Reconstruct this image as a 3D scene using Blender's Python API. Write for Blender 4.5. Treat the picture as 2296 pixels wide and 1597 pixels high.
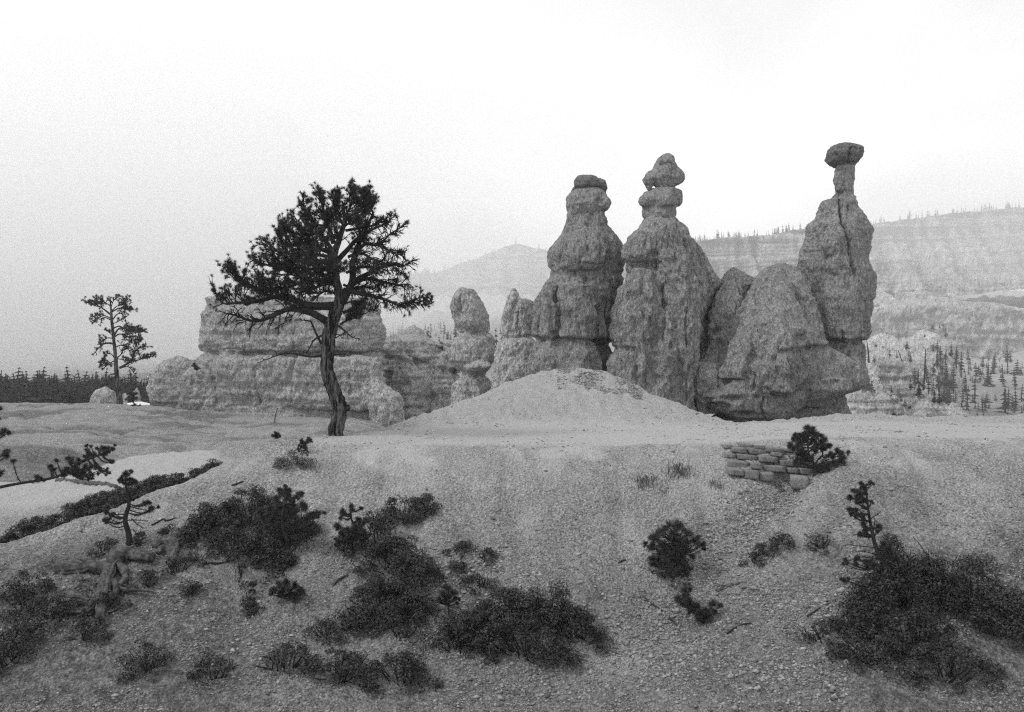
import bpy, math, random, time
import numpy as np
from mathutils import Vector

T0 = time.time()
for o in list(bpy.data.objects):
    bpy.data.objects.remove(o, do_unlink=True)
SC = bpy.context.scene
COL = SC.collection

# ------------------------------------------------------------------ camera, sky, sun, exposure
F = 2100.0            # focal length in picture units (the picture is 2296 x 1597 units)
CU, CV = 1148.0, 798.5
cam_d = bpy.data.cameras.new('camera')
cam = bpy.data.objects.new('camera', cam_d)
COL.objects.link(cam)
cam.location = (0, 0, 0)
cam.rotation_euler = (math.radians(90), 0, 0)
cam_d.sensor_width = 36.0
cam_d.lens = 36.0 * F / 2296.0
cam_d.clip_start = 0.1
cam_d.clip_end = 20000
SC.camera = cam

SUN_EL, SUN_AZ = 50.0, -112.0       # degrees; azimuth measured from the view direction, negative = left
W = bpy.data.worlds.new('World')
SC.world = W
W.use_nodes = True
nt = W.node_tree
nt.nodes.clear()
out = nt.nodes.new('ShaderNodeOutputWorld')
bg_sky = nt.nodes.new('ShaderNodeBackground')
sky = nt.nodes.new('ShaderNodeTexSky')
sky.sky_type = 'NISHITA'
sky.sun_disc = False
sky.sun_elevation = math.radians(SUN_EL)
sky.sun_rotation = math.radians(SUN_AZ)
bw = nt.nodes.new('ShaderNodeRGBToBW')           # black and white film
nt.links.new(sky.outputs[0], bw.inputs[0])
nt.links.new(bw.outputs[0], bg_sky.inputs['Color'])
bg_sky.inputs['Strength'].default_value = 0.05
# the cloud deck: soft patches, the same all the way round
bg_cl = nt.nodes.new('ShaderNodeBackground')
tc = nt.nodes.new('ShaderNodeTexCoord')
mp = nt.nodes.new('ShaderNodeMapping')
mp.inputs['Scale'].default_value = (1.0, 1.0, 1.6)
mp.inputs['Location'].default_value = (3.1, 0.4, 0.3)
nz = nt.nodes.new('ShaderNodeTexNoise')
nz.inputs['Scale'].default_value = 2.6
nz.inputs['Detail'].default_value = 6.0
nz.inputs['Roughness'].default_value = 0.48
nz.inputs['Distortion'].default_value = 0.5
cr = nt.nodes.new('ShaderNodeValToRGB')
cr.color_ramp.elements[0].position = 0.34
cr.color_ramp.elements[0].color = (0.64, 0.64, 0.64, 1)
cr.color_ramp.elements[1].position = 0.60
cr.color_ramp.elements[1].color = (0.87, 0.87, 0.87, 1)
nt.links.new(tc.outputs['Generated'], mp.inputs[0])
nt.links.new(mp.outputs[0], nz.inputs['Vector'])
nt.links.new(nz.outputs['Fac'], cr.inputs[0])
nt.links.new(cr.outputs[0], bg_cl.inputs['Color'])
bg_cl.inputs['Strength'].default_value = 1.0
addn = nt.nodes.new('ShaderNodeAddShader')
nt.links.new(bg_sky.outputs[0], addn.inputs[0])
nt.links.new(bg_cl.outputs[0], addn.inputs[1])
nt.links.new(addn.outputs[0], out.inputs['Surface'])

sun_d = bpy.data.lights.new('sun', 'SUN')
sun_d.energy = 1.5
sun_d.angle = math.radians(14)
sun_d.color = (1, 1, 1)
sun = bpy.data.objects.new('sun', sun_d)
COL.objects.link(sun)
_el, _az = math.radians(SUN_EL), math.radians(SUN_AZ)
_to = Vector((math.sin(_az) * math.cos(_el), math.cos(_az) * math.cos(_el), math.sin(_el)))
sun.rotation_euler = (-_to).to_track_quat('-Z', 'Y').to_euler()

SC.view_settings.view_transform = 'Standard'
SC.view_settings.look = 'None'
SC.view_settings.exposure = 0.15
SC.view_settings.gamma = 1.0
SC.view_settings.use_curve_mapping = False
SC.render.engine = 'CYCLES'
SC.cycles.use_denoising = False
SC.cycles.pixel_filter_type = 'BLACKMAN_HARRIS'
SC.cycles.filter_width = 1.2
SC.cycles.max_bounces = 18
SC.cycles.diffuse_bounces = 3
SC.cycles.glossy_bounces = 1
SC.cycles.transmission_bounces = 1
SC.cycles.volume_bounces = 14
SC.cycles.transparent_max_bounces = 4
SC.cycles.volume_step_rate = 1.0
SC.cycles.volume_max_steps = 64

# ------------------------------------------------------------------ small maths
def P(u, v, Y):
    """picture point + distance -> place"""
    return np.array([(u - CU) / F * Y, Y, -(v - CV) / F * Y])

def zv(v, Y):
    return -(v - CV) / F * Y

_rs = np.random.RandomState(5)
_G = _rs.normal(size=(512, 3))
_G /= np.linalg.norm(_G, axis=1)[:, None]
_G = _G.astype(np.float32)

def _hash(a, b, c, s):
    h = (a * np.int64(374761393) + b * np.int64(668265263) + c * np.int64(1274126177) + np.int64(s) * np.int64(974634731)) & np.int64(0x7fffffff)
    h = ((h ^ (h >> 13)) * np.int64(1103515245)) & np.int64(0x7fffffff)
    return (h ^ (h >> 16)) & 511

def perlin(p, seed=0):
    p = np.asarray(p, dtype=np.float64)
    i = np.floor(p).astype(np.int64)
    f = (p - i).astype(np.float32)
    w = f * f * f * (f * (f * 6 - 15) + 10)
    res = np.zeros(len(p), np.float32)
    for dx in (0, 1):
        wx = w[:, 0] if dx else 1 - w[:, 0]
        for dy in (0, 1):
            wy = w[:, 1] if dy else 1 - w[:, 1]
            for dz in (0, 1):
                wz = w[:, 2] if dz else 1 - w[:, 2]
                g = _G[_hash(i[:, 0] + dx, i[:, 1] + dy, i[:, 2] + dz, seed)]
                d = g[:, 0] * (f[:, 0] - dx) + g[:, 1] * (f[:, 1] - dy) + g[:, 2] * (f[:, 2] - dz)
                res += wx * wy * wz * d
    return res * 1.6

def fbm(p, octs=4, seed=0, gain=0.5, lac=2.03):
    p = np.asarray(p, dtype=np.float64)
    a, r, t = 1.0, 0.0, 0.0
    for k in range(octs):
        r = r + a * perlin(p, seed + k * 7)
        t += a
        a *= gain
        p = p * lac + 11.3
    return r / t

def ridged(p, octs=3, seed=0):
    p = np.asarray(p, dtype=np.float64)
    a, r, t = 1.0, 0.0, 0.0
    for k in range(octs):
        r = r + a * (1 - np.abs(perlin(p, seed + k * 7)) * 2)
        t += a
        a *= 0.5
        p = p * 2.1 + 5.7
    return r / t

def pchip(x, y, xq):
    """monotone cubic through (x, y)"""
    x = np.asarray(x, float); y = np.asarray(y, float)
    h = np.diff(x); d = np.diff(y) / h
    m = np.zeros_like(y)
    if len(x) > 2:
        w1 = 2 * h[1:] + h[:-1]; w2 = h[1:] + 2 * h[:-1]
        ok = (d[:-1] * d[1:]) > 0
        mm = np.zeros(len(d) - 1)
        mm[ok] = (w1 + w2)[ok] / (w1[ok] / d[:-1][ok] + w2[ok] / d[1:][ok])
        m[1:-1] = mm
    m[0], m[-1] = d[0], d[-1]
    xq = np.clip(xq, x[0], x[-1])
    k = np.clip(np.searchsorted(x, xq) - 1, 0, len(x) - 2)
    t = (xq - x[k]) / h[k]
    return ((2*t**3 - 3*t**2 + 1) * y[k] + (t**3 - 2*t**2 + t) * h[k] * m[k]
            + (-2*t**3 + 3*t**2) * y[k+1] + (t**3 - t**2) * h[k] * m[k+1])

def sstep(a, b, x):
    t = np.clip((x - a) / (b - a), 0, 1)
    return t * t * (3 - 2 * t)

# ------------------------------------------------------------------ objects
def link(name, me, parent=None, mat=None):
    o = bpy.data.objects.new(name, me)
    COL.objects.link(o)
    if parent is not None:
        o.parent = parent
    if mat is not None and me is not None and not me.materials:
        me.materials.append(mat)
    return o

def empty(name, loc):
    o = bpy.data.objects.new(name, None)
    COL.objects.link(o)
    o.location = [float(c) for c in loc]
    o.empty_display_size = 0.2
    return o

def tag(o, label=None, cat=None, group=None, kind=None):
    if label: o['label'] = label
    if cat: o['category'] = cat
    if group: o['group'] = group
    if kind: o['kind'] = kind
    return o

def mesh_np(name, verts, tris=None, quads=None, smooth=True):
    """mesh from numpy arrays, fast"""
    verts = np.asarray(verts, np.float32)
    me = bpy.data.meshes.new(name)
    me.vertices.add(len(verts))
    me.vertices.foreach_set('co', verts.ravel())
    loops, starts, tot = [], [], 0
    if quads is not None and len(quads):
        q = np.asarray(quads, np.int32)
        loops.append(q.ravel()); starts.append(np.arange(len(q), dtype=np.int32) * 4); tot = len(q) * 4
    if tris is not None and len(tris):
        t = np.asarray(tris, np.int32)
        loops.append(t.ravel()); starts.append(tot + np.arange(len(t), dtype=np.int32) * 3)
    lp = np.concatenate(loops); st = np.concatenate(starts)
    me.loops.add(len(lp)); me.loops.foreach_set('vertex_index', lp)
    me.polygons.add(len(st)); me.polygons.foreach_set('loop_start', st)
    if smooth:
        me.polygons.foreach_set('use_smooth', np.ones(len(st), bool))
    me.update(calc_edges=True)
    return me

def rebase(parent_loc, verts):
    return np.asarray(verts, float) - np.asarray(parent_loc, float)

class MB:
    """collects tubes, blades and lumps into one mesh"""
    def __init__(self):
        self.v, self.t, self.q, self.n = [], [], [], 0
    def add(self, v, t=None, q=None):
        v = np.asarray(v, np.float32)
        self.v.append(v)
        if t is not None and len(t): self.t.append(np.asarray(t, np.int32) + self.n)
        if q is not None and len(q): self.q.append(np.asarray(q, np.int32) + self.n)
        self.n += len(v)
    def tube(self, pts, rad, seg=6, rough=0.0, seed=0, flute=0.0):
        pts = np.asarray(pts, float); rad = np.asarray(rad, float)
        n = len(pts)
        tan = np.gradient(pts, axis=0)
        tan /= np.linalg.norm(tan, axis=1)[:, None] + 1e-9
        ref = np.array([0.0, 1.0, 0.0]) if abs(tan[0][1]) < 0.9 else np.array([1.0, 0, 0])
        a = np.cross(tan, ref); a /= np.linalg.norm(a, axis=1)[:, None] + 1e-9
        b = np.cross(tan, a)
        th = np.arange(seg) / seg * 2 * np.pi
        rr = rad[:, None] * np.ones((1, seg))
        if rough > 0:
            s = np.cumsum(np.r_[0, np.linalg.norm(np.diff(pts, axis=0), axis=1)])
            q = np.stack([np.repeat(np.cos(th)[None], n, 0) * 1.6, np.repeat(np.sin(th)[None], n, 0) * 1.6,
                          np.repeat(s[:, None], seg, 1) * 1.3 / max(rad.max() * 3, 0.02)], -1).reshape(-1, 3)
            rr = rr * (1 + rough * fbm(q, 3, seed).reshape(n, seg))
            if flute > 0:
                tw = th[None] + s[:, None] * 0.5
                q2 = np.stack([np.cos(tw) * 3.5, np.sin(tw) * 3.5, np.repeat(s[:, None], seg, 1) * 0.5], -1).reshape(-1, 3)
                rr = rr * (1 + flute * (ridged(q2, 2, seed + 3).reshape(n, seg) - 0.6))
        ring = pts[:, None] + rr[..., None] * (np.cos(th)[None, :, None] * a[:, None] + np.sin(th)[None, :, None] * b[:, None])
        V = np.concatenate([ring.reshape(-1, 3), pts[:1], pts[-1:]])
        i = np.arange(n - 1)[:, None] * seg; j = np.arange(seg)[None]; jn = (j + 1) % seg
        q = np.stack([i + j, i + jn, i + seg + jn, i + seg + j], -1).reshape(-1, 4)
        jj = np.arange(seg); jk = (jj + 1) % seg
        t = np.concatenate([np.stack([np.full(seg, n * seg), jk, jj], -1),
                            np.stack([np.full(seg, n * seg + 1), (n - 1) * seg + jj, (n - 1) * seg + jk], -1)])
        self.add(V, t, q)
    def mesh(self, name, loc=None, smooth=True):
        v = np.concatenate(self.v)
        if loc is not None: v = v - np.asarray(loc, np.float32)
        return mesh_np(name, v, np.concatenate(self.t) if self.t else None,
                       np.concatenate(self.q) if self.q else None, smooth)
    def build(self, name, mat, parent=None, loc=None, smooth=True):
        return link(name, self.mesh(name, loc, smooth), parent, mat)

# ------------------------------------------------------------------ materials (black and white film: greys)
def mat_base(name, rough=0.95, spec=0.15):
    m = bpy.data.materials.new(name)
    m.use_nodes = True
    b = m.node_tree.nodes['Principled BSDF']
    b.inputs['Roughness'].default_value = rough
    b.inputs['Specular IOR Level'].default_value = spec
    return m, m.node_tree, b

def N(nt_, kind, **kw):
    n = nt_.nodes.new(kind)
    for k, v in kw.items():
        if k in n.inputs: n.inputs[k].default_value = v
        else: setattr(n, k, v)
    return n

def noise_node(t, vec, scale, detail=4.0, rough=0.55, dist=0.0):
    n = N(t, 'ShaderNodeTexNoise', Scale=scale, Detail=detail, Roughness=rough, Distortion=dist)
    t.links.new(vec, n.inputs['Vector'])
    return n.outputs['Fac']

def scaled(t, vec, s):
    m = N(t, 'ShaderNodeMapping')
    m.inputs['Scale'].default_value = s
    t.links.new(vec, m.inputs[0])
    return m.outputs[0]

def ramp(t, fac, stops):
    r = N(t, 'ShaderNodeValToRGB')
    el = r.color_ramp.elements
    while len(el) < len(stops): el.new(0.5)
    for e, (p, g) in zip(el, stops):
        e.position = p; e.color = (g, g, g, 1)
    t.links.new(fac, r.inputs[0])
    return r.outputs[0]

def math_node(t, op, a, b=None, clamp=False):
    n = N(t, 'ShaderNodeMath', operation=op)
    n.use_clamp = clamp
    for k, x in enumerate((a, b)):
        if x is None: continue
        if isinstance(x, (int, float)): n.inputs[k].default_value = x
        else: t.links.new(x, n.inputs[k])
    return n.outputs[0]

def mixc(t, fac, a, b, mode='MIX'):
    n = N(t, 'ShaderNodeMix', data_type='RGBA', blend_type=mode)
    for k, x in ((0, fac), (6, a), (7, b)):
        if isinstance(x, (int, float)):
            n.inputs[k].default_value = x if k == 0 else (x, x, x, 1)
        else: t.links.new(x, n.inputs[k])
    return n.outputs[2]

def bump(t, b, height, strength=0.5, dist=0.05, prev=None):
    n = N(t, 'ShaderNodeBump', Strength=strength, Distance=dist)
    t.links.new(height, n.inputs['Height'])
    if prev is not None: t.links.new(prev, n.inputs['Normal'])
    t.links.new(n.outputs[0], b.inputs['Normal'])
    return n.outputs[0]

def pos(t):
    return N(t, 'ShaderNodeNewGeometry').outputs['Position']

def mat_ground():
    m, t, b = mat_base('soil', 1.0, 0.05)
    p = pos(t)
    big = noise_node(t, p, 0.35, 3, 0.6)
    mid = noise_node(t, p, 2.6, 4, 0.65)
    fine = noise_node(t, p, 17.0, 3, 0.75)
    grit = N(t, 'ShaderNodeTexVoronoi', Scale=16.0); t.links.new(p, grit.inputs['Vector'])
    fine2 = noise_node(t, p, 48.0, 2, 0.6)
    cell = N(t, 'ShaderNodeTexVoronoi', Scale=24.0); t.links.new(p, cell.inputs['Vector'])
    cs = N(t, 'ShaderNodeSeparateColor'); t.links.new(cell.outputs['Color'], cs.inputs[0])
    c = ramp(t, big, [(0.3, 0.50), (0.7, 0.60)])
    c = mixc(t, 0.7, c, ramp(t, mid, [(0.25, 0.65), (0.75, 1.05)]), 'MULTIPLY')
    c = mixc(t, 0.9, c, ramp(t, fine, [(0.40, 0.55), (0.56, 1.12)]), 'MULTIPLY')
    c = mixc(t, 0.8, c, ramp(t, cs.outputs[0], [(0.05, 0.5), (0.35, 0.95), (0.8, 0.95), (0.95, 1.35)]), 'MULTIPLY')
    # bare trodden trail: paler, finer
    at = N(t, 'ShaderNodeAttribute', attribute_name='pale')
    smooth_c = ramp(t, mid, [(0.2, 0.45), (0.8, 0.54)])
    smooth_c = mixc(t, 0.5, smooth_c, ramp(t, fine, [(0.25, 0.6), (0.7, 1.05)]), 'MULTIPLY')
    smooth_c = mixc(t, 0.45, smooth_c, ramp(t, fine2, [(0.35, 0.7), (0.6, 1.1)]), 'MULTIPLY')
    c = mixc(t, at.outputs['Fac'], c, smooth_c)
    # needle litter and dark grit in the gully, plus vignette-like foreground darkening painted in
    al = N(t, 'ShaderNodeAttribute', attribute_name='litter')
    lit = noise_node(t, p, 5.5, 4, 0.7)
    lf = math_node(t, 'MULTIPLY', al.outputs['Fac'], ramp(t, lit, [(0.30, 0.25), (0.62, 1.0)]))
    c = mixc(t, lf, c, ramp(t, fine, [(0.3, 0.035), (0.7, 0.15)]))
    t.links.new(c, b.inputs['Base Color'])
    amp = math_node(t, 'SUBTRACT', 1.0, math_node(t, 'MULTIPLY', at.outputs['Fac'], 0.6))
    h = math_node(t, 'ADD', math_node(t, 'MULTIPLY', fine, 1.0), math_node(t, 'MULTIPLY', grit.outputs['Distance'], 0.8))
    h = math_node(t, 'ADD', h, math_node(t, 'MULTIPLY', fine2, 0.35))
    h = math_node(t, 'MULTIPLY', h, amp)
    bump(t, b, h, 1.0, 0.16)
    return m

def mat_rock(name, lo=0.2, hi=0.34, scale=1.0, bands=0.0, streak=0.5, bumpd=0.14, contrast=1.0, streak_tone=0.0):
    m, t, b = mat_base(name, 1.0, 0.05)
    p = pos(t)
    big = noise_node(t, p, 0.35 * scale, 3, 0.6)
    mid = noise_node(t, p, 2.2 * scale, 4, 0.7)
    clod = noise_node(t, scaled(t, p, (1, 1, 0.55)), 9.0 * scale, 3, 0.8, 0.4)
    strk = noise_node(t, scaled(t, p, (1, 1, 0.16)), 4.2 * scale, 3, 0.7, 0.3)
    pit = N(t, 'ShaderNodeTexVoronoi', Scale=3.4 * scale); t.links.new(scaled(t, p, (1, 1, 0.6)), pit.inputs['Vector'])
    c = ramp(t, big, [(0.3, lo), (0.7, hi)])
    c = mixc(t, 0.55 * contrast, c, ramp(t, mid, [(0.28, 0.55), (0.7, 1.15)]), 'MULTIPLY')
    c = mixc(t, 0.75 * contrast, c, ramp(t, clod, [(0.38, 0.38), (0.57, 1.2)]), 'MULTIPLY')
    if streak_tone > 0:
        c = mixc(t, streak_tone, c, ramp(t, strk, [(0.35, 0.5), (0.62, 1.15)]), 'MULTIPLY')
    if bands > 0:
        bn = noise_node(t, scaled(t, p, (0.06, 0.06, 1.0)), 1.3 * scale, 4, 0.7, 0.2)
        c = mixc(t, bands, c, ramp(t, bn, [(0.35, 0.55), (0.6, 1.15)]), 'MULTIPLY')
    t.links.new(c, b.inputs['Base Color'])
    h = math_node(t, 'ADD', math_node(t, 'MULTIPLY', clod, 0.75), math_node(t, 'MULTIPLY', strk, streak * 1.8))
    h = math_node(t, 'ADD', h, math_node(t, 'MULTIPLY', pit.outputs['Distance'], 0.25))
    h = math_node(t, 'ADD', h, math_node(t, 'MULTIPLY', mid, 0.5))
    bump(t, b, h, 1.0, bumpd * 2 / scale)
    return m

def mat_simple(name, lo, hi, scale=6.0, rough=0.9, bumpd=0.0, stretch=None, spec=0.15, stops=(0.3, 0.7)):
    m, t, b = mat_base(name, rough, spec)
    tc_ = N(t, 'ShaderNodeTexCoord').outputs['Object']
    p = scaled(t, tc_, stretch) if stretch else tc_
    n = noise_node(t, p, scale, 5, 0.65)
    t.links.new(ramp(t, n, [(stops[0], lo), (stops[1], hi)]), b.inputs['Base Color'])
    if bumpd: bump(t, b, n, 1.0, bumpd)
    return m

def mat_leaf(name, lo, hi, rough=0.55, trans=0.0, spec=0.3):
    m, t, b = mat_base(name, rough, spec)
    oi = N(t, 'ShaderNodeNewGeometry')
    c = ramp(t, oi.outputs['Random Per Island'], [(0.0, lo), (1.0, hi)])
    t.links.new(c, b.inputs['Base Color'])
    return m
# ------------------------------------------------------------------ the ground: one sheet from the near bank to the far rim
def ctl(pairs):
    a = np.array(pairs, float)
    return lambda u: pchip(a[:, 0], a[:, 1], np.asarray(u, float))

def curve(pts, kind):
    """pts: (u, Y, v or z)"""
    fy = ctl([(p[0], p[1]) for p in pts]); fz = ctl([(p[0], p[2]) for p in pts])
    def f(u):
        Y = fy(u); q = fz(u)
        return Y, (zv(q, Y) if kind == 'v' else q)
    return f

FAR = 6000
CURVES = [
    curve([(-FAR, 2.5, -2.0), (FAR, 2.5, -2.0)], 'z'),
    curve([(-FAR, 9, -5.4), (FAR, 9, -5.4)], 'z'),
    curve([(-FAR, 15.0, -6.3), (1148, 15.0, -6.35), (1850, 14.6, -6.2), (FAR, 14.5, -6.1)], 'z'),
    curve([(-FAR, 18.3, 1450), (175, 18.4, 1430), (1148, 18.8, 1430), (1500, 18.8, 1430), (1950, 17.9, 1430), (FAR, 17.6, 1440)], 'v'),
    curve([(-FAR, 19.8, 1350), (175, 20.4, 1278), (340, 20.9, 1250), (620, 21.5, 1215), (900, 21.7, 1210), (1500, 21.8, 1210), (1750, 21.8, 1195), (1950, 20.7, 1205), (2296, 20.5, 1205), (FAR, 20.3, 1210)], 'v'),
    curve([(-FAR, 20.8, 1310), (0, 21.2, 1255), (175, 22.0, 1200), (340, 23.0, 1150), (490, 23.8, 1085), (620, 24.4, 1022), (700, 24.8, 1005), (870, 25.0, 1003), (1290, 25.0, 1003), (1600, 25.2, 998), (1780, 25.2, 985), (1950, 25.5, 983), (2122, 25.5, 985), (FAR, 25.5, 985)], 'v'),
    curve([(-FAR, 21.3, 1295), (0, 21.8, 1238), (175, 22.5, 1180), (340, 23.6, 1127), (490, 24.5, 1060), (620, 25.3, 998), (700, 25.8, 986), (760, 26.3, 981), (870, 28, 972), (1000, 29.5, 960), (1290, 31, 954), (1400, 31, 955), (1530, 31, 957), (1650, 31.5, 956), (1780, 32, 950), (1950, 32, 948), (2122, 32, 952), (FAR, 32, 950)], 'v'),
    curve([(-FAR, 21.8, 1285), (0, 22.3, 1222), (175, 23, 1165), (340, 24.2, 1110), (490, 25, 1045), (560, 25.5, 1013), (620, 26, 985), (690, 26.6, 978.5), (750, 27.2, 976), (800, 28.5, 968), (870, 30, 955), (960, 32, 925), (1060, 34, 890), (1150, 35.5, 853), (1220, 36, 833), (1290, 36, 826), (1340, 36, 830), (1400, 36, 850), (1460, 35.5, 880), (1530, 35, 905), (1600, 34, 935), (1650, 33.5, 947), (1700, 33.5, 946), (1780, 34.5, 936), (1870, 35.5, 930), (1950, 36, 928), (2060, 36, 934), (2122, 36, 935), (2296, 36, 929), (FAR, 36, 920)], 'v'),
    curve([(-FAR, 24, -6.2), (175, 25.2, -5.6), (340, 26.4, -5.2), (490, 27.2, -4.9), (620, 28.4, -4.3), (750, 30.0, -3.7), (870, 33, -3.7), (1000, 36, -3.2), (1290, 40, -2.2), (1450, 39, -3.0), (1650, 37, -3.8), (1950, 39.5, -3.6), (FAR, 39.5, -3.6)], 'z'),
    curve([(-FAR, 27.5, -6.0), (0, 27.8, -5.6), (175, 28, -4.95), (340, 28.5, -4.35), (490, 30, -3.9), (560, 31, -4.6), (620, 34, -5.4), (750, 38, -5.6), (1000, 42, -5.6), (FAR, 43, -5.5)], 'z'),
    curve([(-FAR, 32, 1150), (0, 32.5, 1130), (175, 33, 1103), (340, 33, 1076), (490, 33.5, 1052), (560, 34.5, 1066), (620, 37, 1090), (750, 41, 1080), (1000, 46, 1025), (FAR, 47, 1025)], 'v'),
    curve([(-FAR, 38, 1090), (0, 38, 1082), (175, 38, 1064), (250, 38, 1040), (330, 38, 1021), (410, 38, 1012), (480, 38, 1010), (515, 38, 1025), (560, 38.5, 1045), (620, 41, 1075), (750, 44, 1070), (1000, 50, 1010), (FAR, 51, 1000)], 'v'),
    curve([(-FAR, 43, -7.2), (175, 43, -6.9), (480, 43, -6.7), (620, 45, -6.3), (750, 47, -6.2), (1000, 56, -5.6), (1600, 56, -4.6), (1950, 57, -6.5), (FAR, 57, -8)], 'z'),
    curve([(-FAR, 50, 1020), (175, 50, 1022), (340, 50, 1030), (490, 50, 1018), (620, 50, 1008), (750, 52, 1003), (1000, 61, 1010), (1600, 61, 980), (1950, 62, 1060), (FAR, 62, 1090)], 'v'),
    curve([(-FAR, 63, 955), (175, 63, 957), (340, 63, 965), (490, 63, 973), (620, 63, 967), (750, 64, 963), (1000, 75, 990), (1600, 75, 1000), (1950, 76, 1080), (FAR, 76, 1090)], 'v'),
    curve([(-FAR, 78, 905), (175, 78, 908), (340, 78, 914), (490, 78, 930), (620, 78, 936), (750, 79, 941), (870, 80, 945), (1000, 86, 970), (1600, 88, 1030), (1950, 90, 1080), (FAR, 90, 1090)], 'v'),
    curve([(-FAR, 96, -10), (175, 96, -9.5), (400, 96, -8), (870, 98, -6.2), (1000, 100, -9), (1600, 102, -15), (FAR, 104, -16)], 'z'),
    curve([(-FAR, 150, -7.6), (400, 150, -7.6), (870, 150, -12), (1000, 150, -14), (1600, 150, -20), (FAR, 150, -24)], 'z'),
    curve([(-FAR, 300, -6), (400, 300, -6), (800, 300, 0), (1000, 300, 2), (1200, 300, 2), (1600, 300, -14), (1900, 300, -17), (FAR, 300, -17)], 'z'),
    curve([(-FAR, 500, 815), (400, 500, 815), (800, 500, 765), (1000, 500, 752), (1200, 500, 752), (1600, 500, 800), (1900, 500, 815), (FAR, 500, 815)], 'v'),
    curve([(-FAR, 800, 790), (400, 800, 790), (800, 800, 715), (1000, 800, 722), (1200, 800, 720), (1600, 800, 745), (1900, 800, 738), (FAR, 800, 738)], 'v'),
    curve([(-FAR, 1200, 740), (400, 1200, 740), (800, 1200, 690), (1000, 1200, 690), (1200, 1200, 690), (1600, 1200, 705), (1900, 1200, 712), (FAR, 1200, 712)], 'v'),
    curve([(-FAR, 1480, 680), (400, 1480, 680), (800, 1480, 680), (1000, 1480, 665), (1200, 1480, 665), (1600, 1480, 690), (1900, 1480, 705), (FAR, 1480, 705)], 'v'),
    curve([(-FAR, 1640, 650), (400, 1640, 645), (800, 1640, 640), (1000, 1640, 622), (1150, 1640, 600), (1300, 1640, 605), (1560, 1640, 660), (1800, 1640, 680), (1950, 1640, 685), (2121, 1640, 685), (2500, 1640, 680), (FAR, 1640, 680)], 'v'),
    curve([(-FAR, 5000, 250), (1148, 5000, 330), (FAR, 5000, 330)], 'z'),
]

U_FINE = np.arange(-500, 2801, 5.0)
U_ALL = np.concatenate([np.arange(-3000, -500, 50.0), U_FINE, np.arange(2850, 5301, 50.0)])
R_ALL = np.concatenate([np.linspace(2.5, 15, 14)[:-1], np.arange(15, 28, 0.075), np.arange(28, 40, 0.16), np.arange(40, 80, 0.5), np.arange(80, 140, 2.0), 140 * 1.04 ** np.arange(0, 91)])
NU, NR = len(U_ALL), len(R_ALL)
CY = np.stack([c(U_ALL)[0] for c in CURVES], 1)
CZ = np.stack([c(U_ALL)[1] for c in CURVES], 1)
GZ = np.zeros((NR, NU))
for k in range(NU):
    GZ[:, k] = pchip(CY[k], CZ[k], R_ALL)
GY = np.repeat(R_ALL[:, None], NU, 1)
GU = np.repeat(U_ALL[None], NR, 0)
GX = (GU - CU) / F * GY

# gully channels cut into the slope below the dry-stone wall
def seg_dist(px, py, line):
    d = np.full(px.shape, 1e9)
    for (x0, y0), (x1, y1) in zip(line[:-1], line[1:]):
        t = np.clip(((px - x0) * (x1 - x0) + (py - y0) * (y1 - y0)) / ((x1 - x0) ** 2 + (y1 - y0) ** 2), 0, 1)
        d = np.minimum(d, np.hypot(px - x0 - t * (x1 - x0), py - y0 - t * (y1 - y0)))
    return d
def uy(u, Y): return ((u - CU) / F * Y, Y)
ch1 = [uy(1830, 24.2), uy(1790, 23.6), uy(1700, 22.7), uy(1600, 21.2), uy(1480, 19.6), uy(1350, 18.5), uy(1200, 17.0)]
near = (GY > 14) & (GY < 40)
dch = np.full(GZ.shape, 1e9); dch[near] = seg_dist(GX[near], GY[near], ch1)
wch = 0.42 + 0.5 * sstep(24, 19, GY)
GZ -= 0.34 * np.exp(-(dch / wch) ** 2) * sstep(25.2, 24.0, GY)
ch2 = [uy(720, 23.5), uy(640, 21.8), uy(560, 20.0), uy(520, 18.0)]
d2 = np.full(GZ.shape, 1e9); d2[near] = seg_dist(GX[near], GY[near], ch2)
GZ -= 0.16 * np.exp(-(d2 / 0.6) ** 2)

# hollow under the undermined wall
hx, hy = uy(1752, 23.75)
GZ -= 0.38 * np.exp(-((GX - hx) / 0.26) ** 2 - ((GY - hy) / 0.22) ** 2)

Q = np.stack([GX.ravel(), GY.ravel(), np.zeros(GX.size)], -1)
Q3 = np.stack([GX.ravel(), GY.ravel(), GZ.ravel()], -1)
iy = GY.ravel(); iu = GU.ravel()
trail_w = (sstep(0, 1, (GY - (CY[:, 5][None] - 0.5)) / 1.2) * (1 - sstep(0, 1, (GY - (CY[:, 6][None] + 0.0)) / 1.6)) * sstep(640, 740, GU)).ravel()
mound_w = (sstep(0, 1, (GY - CY[:, 6][None]) / 1.5) * (GY < CY[:, 8][None]) * sstep(860, 1000, GU)).ravel()
dz = np.zeros(GX.size)
m = (iy > 14) & (iy < 45)
slope = np.ones(m.sum()) - 0.86 * trail_w[m]
dz[m] += slope * (0.16 * fbm(Q[m] * 0.55, 3, 1) * (1 - 0.3 * mound_w[m]) + 0.085 * fbm(Q[m] * 2.2, 3, 2) + 0.055 * fbm(Q[m] * 7.0, 3, 3))
mr = np.stack([Q[m][:, 0] * 1.5 + 0.5 * fbm(Q[m] * 0.7, 2, 71), Q[m][:, 1] * 0.45, np.zeros(m.sum())], -1)
dz[m] -= mound_w[m] * 0.11 * np.clip(ridged(mr, 3, 72), 0, 1) ** 2
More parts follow.
